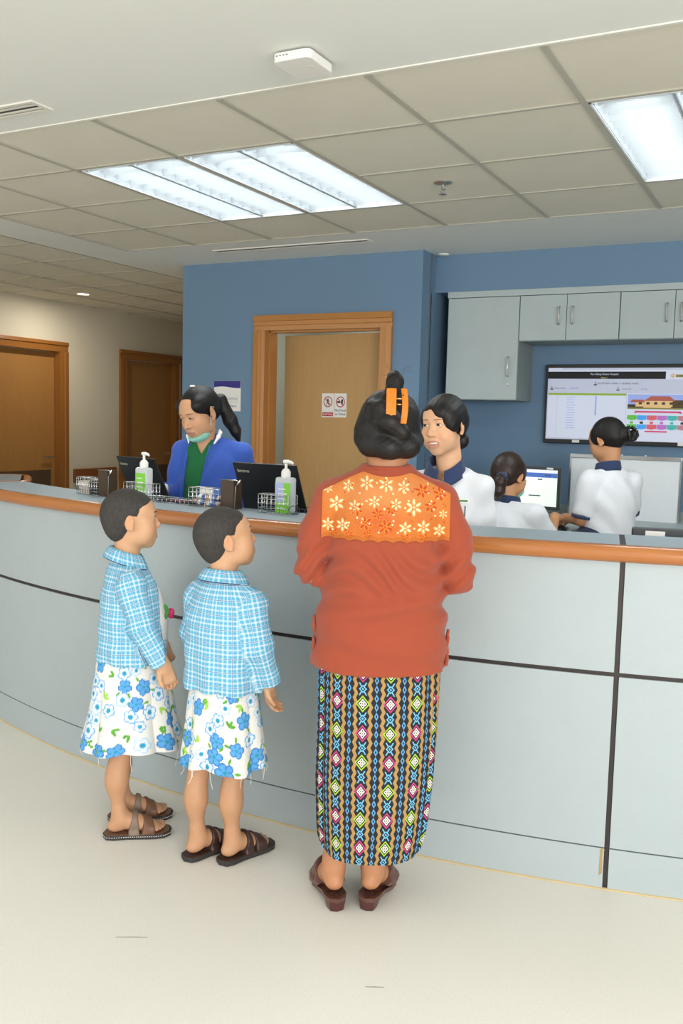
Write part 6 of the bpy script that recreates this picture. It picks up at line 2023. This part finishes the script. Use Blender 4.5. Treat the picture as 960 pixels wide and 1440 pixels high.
M['sweet'] = plain('wrapper_foil', '#c8a58c', .3, .3, var=.4, scale=90)
M['blue_card'] = plain('blue_card', '#3f6fc0', .5, var=.05)

# wire basket with cards, and the card box beside it
t = on_ledge('wire_basket', 'small chrome wire basket with cards beside a black card box', 'basket', -14.78); wire_grid(t, .088, .06, .074)
for k in range(4):
    tag(bx('business_card', M['card'], None, -.036, .036, -.0006, .0006, 0, .055, loc=cp(-14.78, CR - .225 - .012 + .010 * k, LZ + .0035), rot=(math.radians(8), 0, math.radians(-14.78))), 'pale card standing in the small wire basket', 'card', 'cards in the small wire basket')
t = on_ledge('card_box', 'black card box held by chrome wires next to the smoked holder', 'card box', -13.87)
bx('box', M['black'], t, -.026, .026, -.026, .026, .0015, .062, bevel=.002); wire_grid(t, .057, .057, .07, cols=3, levels=5)
t = on_ledge('cordless_phone', 'slim black handset standing behind the black card box', 'phone', -14.1, .285)
bx('cradle', M['black'], t, -.022, .022, -.018, .012, 0, .02, bevel=.004); bx('handset', M['black'], t, -.018, .018, -.010, .006, .0202, .105, bevel=.005)
def smoked_holder(ang, w, label):
    t = on_ledge('leaflet_holder', label, 'leaflet holder', ang)
    h = .114
    m = MB(); m.box(-w / 2, w / 2, -.026, -.023, 0, h).box(-w / 2, w / 2, .023, .026, 0, h).box(-w / 2, -w / 2 + .003, -.023, .023, 0, h).box(w / 2 - .003, w / 2, -.023, .023, 0, h).box(-w / 2 + .003, w / 2 - .003, -.023, .023, 0, .003)
    m.build('acrylic_box', M['smoked'], t)
    bx('leaflets', M['card'], t, -w / 2 + .006, w / 2 - .006, -.018, .012, .0035, h * .62)
    MB().tube([(-w / 2, -.0275, h), (w / 2 + .012, -.0275, h + .002), (w / 2 + .03, -.0275, h - .004), (w / 2 + .012, -.0275, h - .022), (w / 2 + .006, -.0275, .003)], .0022, 6).tube([(w / 2 + .012, -.0275, h - .022), (w / 2 + .034, -.0275, h + .004)], .003, 6).build('chrome_clip', M['chrome'], t, smooth='all')
    return t
smoked_holder(-13.1, .066, 'smoked brown acrylic leaflet holder beside the black card box')
smoked_holder(-4.9, .064, 'smoked brown acrylic leaflet holder in front of the second laptop')
def bottle(ang, label, two):
    t = on_ledge('sanitizer_bottle', label, 'bottle', ang, .225, 0)
    bx('shell', M['clear_bottle'], t, -.037, .037, -.020, .020, .0036, .138, bevel=.009, smooth=True)
    if two:
        bx('label', M['gel_lilac'], t, -.0335, .004, -.0212, -.0202, .045, .118); bx('label', M['gel_green'], t, .004, .0335, -.0212, -.0202, .045, .118)
        bx('label', M['gel_green'], t, -.0335, .0335, -.0212, -.0202, .004, .0445)
    else:
        bx('label', M['gel_green'], t, -.027, .030, -.0212, -.0202, .004, .115)
    for k in range(5): bx('print_line', M['white_plastic'], t, -.020, .012 + .008 * (k % 2), -.0219, -.0213, .020 + .018 * k, .0235 + .018 * k)
    MB().lathe([(.016, .136), (.018, .142), (.018, .158), (.013, .166), (.009, .170)], 18).build('pump_collar', M['white_plastic'], t, smooth=True)
    MB().tube([(0, 0, .168), (0, 0, .190)], .0055, 10).build('pump_stem', M['white_plastic'], t, smooth=True)
    MB().tube([(-.010, 0, .196), (.008, 0, .197), (.024, 0, .194), (.032, 0, .189)], [.007, .007, .0055, .004], 10).build('pump_nozzle', M['white_plastic'], t, smooth=True)
    return t
bottle(-10.35, 'sanitizer pump bottle with a green label in front of the first laptop', False)
bottle(-2.05, 'sanitizer pump bottle with a lilac and green label by the second laptop', True)
t = on_ledge('wire_basket', 'chrome wire basket around the green-labelled bottle', 'basket', -10.52); wire_grid(t, .16, .062, .072, cols=8)
t = on_ledge('wire_basket', 'chrome wire basket around the lilac-labelled bottle', 'basket', -2.44); wire_grid(t, .135, .062, .070, cols=7)
t = on_ledge('wire_basket', 'chrome wire basket filled with wrapped sweets', 'basket', -6.18); wire_grid(t, .155, .066, .074, cols=7)
rs = np.random.RandomState(5)
for k in range(14):
    x, y, z = -.058 + .0195 * (k % 7), -.014 + .028 * ((k // 7) % 2), .016 + .020 * (k // 7)
    Fq = None
    o = MB().lathe([(.002, -.016), (.007, -.014), (.003, -.010), (.0088, -.006), (.0098, 0), (.0088, .006), (.003, .010), (.007, .014), (.002, .016)], 8).build('wrapped_sweet', (M['sweet'], M['paper'], M['blue_card'])[k % 3], None, smooth='all')
    base_p = Vector(cp(-6.18, CR - .225, LZ)); rz = math.radians(-6.18)
    o.location = base_p + Vector((x * math.cos(rz) - y * math.sin(rz), x * math.sin(rz) + y * math.cos(rz), z)); o.rotation_euler = (rs.uniform(0, 3), rs.uniform(0, 3), rs.uniform(0, 3))
    tag(o, 'twist-wrapped sweet in the chrome basket before the clerk', 'sweet', 'sweets in the wire basket')
for k, (a, m_) in enumerate(((-6.6, 'paper'), (-5.75, 'blue_card'))):
    tag(bx('leaflet', M[m_], None, -.034, .034, -.001, .001, 0, .068, loc=cp(a, CR - .247, LZ + .005), rot=(math.radians(-5), 0, math.radians(a))), ('white' if k == 0 else 'blue') + ' leaflet standing in the basket of sweets', 'leaflet')
t = on_ledge('pen_tray', 'low chrome wire pen tray in front of the clerk', 'pen tray', -8.45); wire_grid(t, .255, .06, .022, cols=10, levels=1)
for k in range(4):
    p0 = Vector(cp(-9.2 + .42 * k, CR - .21 - .012 * (k % 3), LZ + .008)); ang = math.radians(-8.4 + 6 * (k % 3) - 4)
    d = Vector((math.cos(ang), math.sin(ang), .03))
    o = thing('pen', ('black', 'red', 'dark', 'black')[k] + ' pen lying in the chrome tray' if k in (1,) else 'dark pen lying in the chrome tray', 'pen', p0, 0, 'pens in the tray')
    mt = M['red'] if k == 1 else M['black']
    MB().tube([(0, 0, 0), d * .055, d * .115, d * .125], [.0045, .0045, .004, .001], 8).build('barrel', mt, o, smooth=True)
    MB().tube([d * -.002, d * .035], .0052, 8).build('cap', M['darkgrey'] if k != 1 else M['red'], o, smooth=True)
t = on_ledge('spectacles', 'thin-framed spectacles folded on the ledge by the lilac bottle', 'spectacles', -1.05, .2, 10)
for s in (-1, 1):
    MB().tube([(s * .032 + .022 * math.cos(a), 0, .0185 + .016 * math.sin(a)) for a in np.linspace(0, 2 * math.pi, 19)], .0013, 5).build('rim', M['darkgrey'], t)
    MB().tube([(s * .056, 0, .026), (s * .06, .03, .022), (s * .052, .10, .0015)], .0013, 5).build('temple', M['darkgrey'], t)
MB().tube([(-.010, 0, .022), (0, -.002, .026), (.010, 0, .022)], .0014, 5).build('bridge', M['darkgrey'], t)

# laptops on the staff shelf
def laptop(label, u, v, turn, brand):
    top = on_arc(u, v, .335)
    v_az = math.degrees(math.atan2(-top.x, top.y)); az = math.radians(v_az - turn)
    rec = math.radians(24); LH = .225; LWd = .31
    yd = Vector((-math.sin(az), math.cos(az), 0))
    SH = 1.0305
    lh = (top.z - SH - .018) / math.cos(rec)
    hinge = Vector((top.x, top.y, 0)) + yd * (lh * math.sin(rec))
    t = thing('laptop', label, 'laptop', (hinge.x, hinge.y, SH), az)
    bs = bx('base', M['black'], t, -LWd / 2, LWd / 2, .002, .17, 0, .016, bevel=.003)
    bx('keyboard', M['darkgrey'], bs, -LWd / 2 + .02, LWd / 2 - .02, .025, .12, .0162, .0175)
    bx('touchpad', M['darkgrey'], bs, -.045, .045, .125, .162, .0162, .0168)
    ld = bx('lid', M['black'], t, -LWd / 2, LWd / 2, -.004, .004, 0, lh, bevel=.002, loc=(0, 0, .018), rot=(rec, 0, 0))
    bx('display', emit('laptop_display', '#b8c8d8', .5), ld, -LWd / 2 + .012, LWd / 2 - .012, .0041, .0045, .015, lh - .012)
    text('lettering', brand, .022, M['grid'], ld, (-LWd / 2 + .045, -.0046, lh - .035), (math.pi / 2, 0, 0))
    return t
laptop('open black laptop behind the green-labelled bottle', 190, 643, 58, 'lenovo')
laptop('open black laptop behind the lilac-labelled bottle', 371, 652, 36, 'lenovo')

# device with a sticker at the right end
t = thing('desk_monitor', 'back edge of a dark grey monitor with a white asset sticker behind the ledge', 'monitor', cp(14.6, CR - .46, 0), math.radians(12))
bx('panel', M['darkgrey'], t, -.22, .24, -.018, .018, .78, 1.107, bevel=.005); bx('foot', M['black'], t, -.10, .10, -.06, .12, .7205, .735, bevel=.003); bx('neck', M['black'], t, -.03, .03, .0185, .04, .735, .95)
bx('asset_sticker', M['paper'], t, -.175, -.11, -.0195, -.0183, 1.074, 1.098)
t2 = thing('lower_desk', 'low grey staff desk behind the ledge under the stickered monitor', 'desk', (0, 0, 0))
arc_solid('desk_top', M['worktop'], t2, 9.5, 20, [(-.31, .69), (-.31, .72), (-.85, .72), (-.85, .69)]); arc_solid('desk_side', M['cabinet_side'], t2, 9.6, 10.0, [(-.32, 0), (-.32, .689), (-.82, .689), (-.82, 0)], step=.2); arc_solid('desk_side', M['cabinet_side'], t2, 19.5, 19.9, [(-.32, 0), (-.32, .689), (-.82, .689), (-.82, 0)], step=.2)

# far desk with computer
DZ = .89
t = thing('computer_desk', 'grey work desk along the blue alcove wall under the monitor', 'desk', (-1.2, 5.62, 0))
bx('desk_top', M['cabinet'], t, -1.1, 1.6, -.32, .32, DZ - .035, DZ, bevel=.003)
for x in (-1.07, -.1, 1.5): bx('side_panel', M['cabinet_side'], t, x, x + .03, -.30, .31, 0, DZ - .0352)
bx('desk_return', M['cabinet'], t, -1.0, .02, -.76, -.3202, DZ - .035, DZ, bevel=.003)
bx('side_panel', M['cabinet_side'], t, -1.0, -.97, -.74, -.3205, 0, DZ - .0352)
bx('back_upstand', M['cabinet_side'], t, -1.1, 1.6, .3202, .34, DZ - .2, DZ + .06)
t = thing('computer_monitor', 'computer monitor with a pale green web page on the far desk', 'monitor', (-1.605, 5.58, DZ + .0005), math.radians(-4))
bx('casing', M['darkgrey'], t, -.215, .215, 0, .03, .055, .315, bevel=.006)
sc_ = bx('screen', emit('monitor_page', '#cddccb', .55), t, -.198, .198, -.0014, -.0004, .075, .297)
bx('page_header', emit('monitor_header', '#3f5fa0', .5), sc_, -.198, .198, -.0024, -.0016, .25, .278)
bx('browser_bar', emit('monitor_bar', '#c9cdd6', .5), sc_, -.198, .198, -.0024, -.0016, .279, .297)
for x, w_, z in ((.09, .03, .235), (-.02, .05, .22), (.06, .075, .135), (.13, .012, .262), (.15, .012, .262)):
    bx('page_text', M['signblue'], sc_, x - w_ / 2, x + w_ / 2, -.0024 - .0008, -.0017 - .0008, z, z + .007)
bx('stand_neck', M['darkgrey'], t, -.03, .03, .031, .055, .0, .2); bx('stand_foot', M['darkgrey'], t, -.11, .11, -.05, .10, 0, .012, bevel=.003)
bx('asset_sticker', M['paper'], t, .13, .17, -.0018, -.0006, .300, .312)
hpos = PS.matrix_world if False else None
def seat_local(x, y, z):
    a = math.radians(vS - 22); return (oS[0] + x * math.cos(a) - y * math.sin(a), oS[1] + x * math.sin(a) + y * math.cos(a), z)
t = thing('computer_mouse', 'black mouse under the seated colleague\'s hand', 'mouse', seat_local(.145, .425, DZ + .0005), math.radians(vS - 22))
q = Field((-.05, -.07, -.002), (.05, .07, .05), .003); q.ell((0, 0, .006), (.030, .052, .028), 0); q.cut((0, 0, .001), (0, 0, -1)); sculpt('shell', q, M['black'], t)
MB().tube([(-.0, .0, .033), (0, .03, .030)], .004, 8).build('scroll_wheel', M['darkgrey'], t)
tag(MB().tube([seat_local(.145, .485, DZ + .006), seat_local(.12, .53, DZ + .006), seat_local(.14, .57, DZ + .006), seat_local(.11, .62, DZ + .006), seat_local(.10, .66, DZ + .006)], .003, 6).build('mouse_cable', M['black'], None, smooth='all'), 'black mouse cable curling on the far desk', 'cable')
t = thing('keyboard', 'black keyboard on the far desk before the monitor', 'keyboard', seat_local(-.13, .47, DZ + .0005), math.radians(vS - 22))
bx('tray', M['black'], t, -.21, .21, -.06, .06, 0, .016, bevel=.004)
for r in range(4):
    for c in range(12): bx('key', M['darkgrey'], t, -.195 + .0325 * c, -.168 + .0325 * c, -.048 + .024 * r, -.028 + .024 * r, .0162, .020)
t = thing('stool', 'round swivel stool under the seated colleague', 'stool', (oS[0], oS[1], 0), 0)
MB().lathe([(.17, .475), (.18, .49), (.18, .52), (.16, .532), (.02, .534)], 24).build('seat', M['black'], t, smooth=True)
MB().tube([(0, 0, .03), (0, 0, .476)], .025, 12).build('post', M['steel'], t, smooth=True)
for k in range(5):
    a = 2 * math.pi * k / 5; MB().tube([(0, 0, .06), (.24 * math.cos(a), .24 * math.sin(a), .045)], [.022, .014], 8).tube([(.24 * math.cos(a), .24 * math.sin(a), .045), (.24 * math.cos(a), .24 * math.sin(a), .002)], .016, 8).build('leg', M['steel'], t, smooth=True)

# white board standing on the desk
t = thing('white_board', 'large white board with an aluminium rim behind the standing colleague', 'board', (-1.07, 5.86, DZ + .0005))
M['board'] = plain('board_enamel', '#dfe5e9', .35, var=.02)
bx('panel', M['board'], t, -.325, .325, -.008, .008, .0, .37)
bx('top_rail', M['steel'], t, -.335, .335, -.016, .016, .3702, .395, bevel=.003); bx('side_rail', M['steel'], t, -.335, -.3252, -.014, .014, 0, .37); bx('side_rail', M['steel'], t, .3252, .335, -.014, .014, 0, .37)
for x in (-.02, .12): MB().lathe([(.006, 0), (.006, .006)], 10).build('magnet', M['white_plastic'], t, loc=(x, 0, .3952))
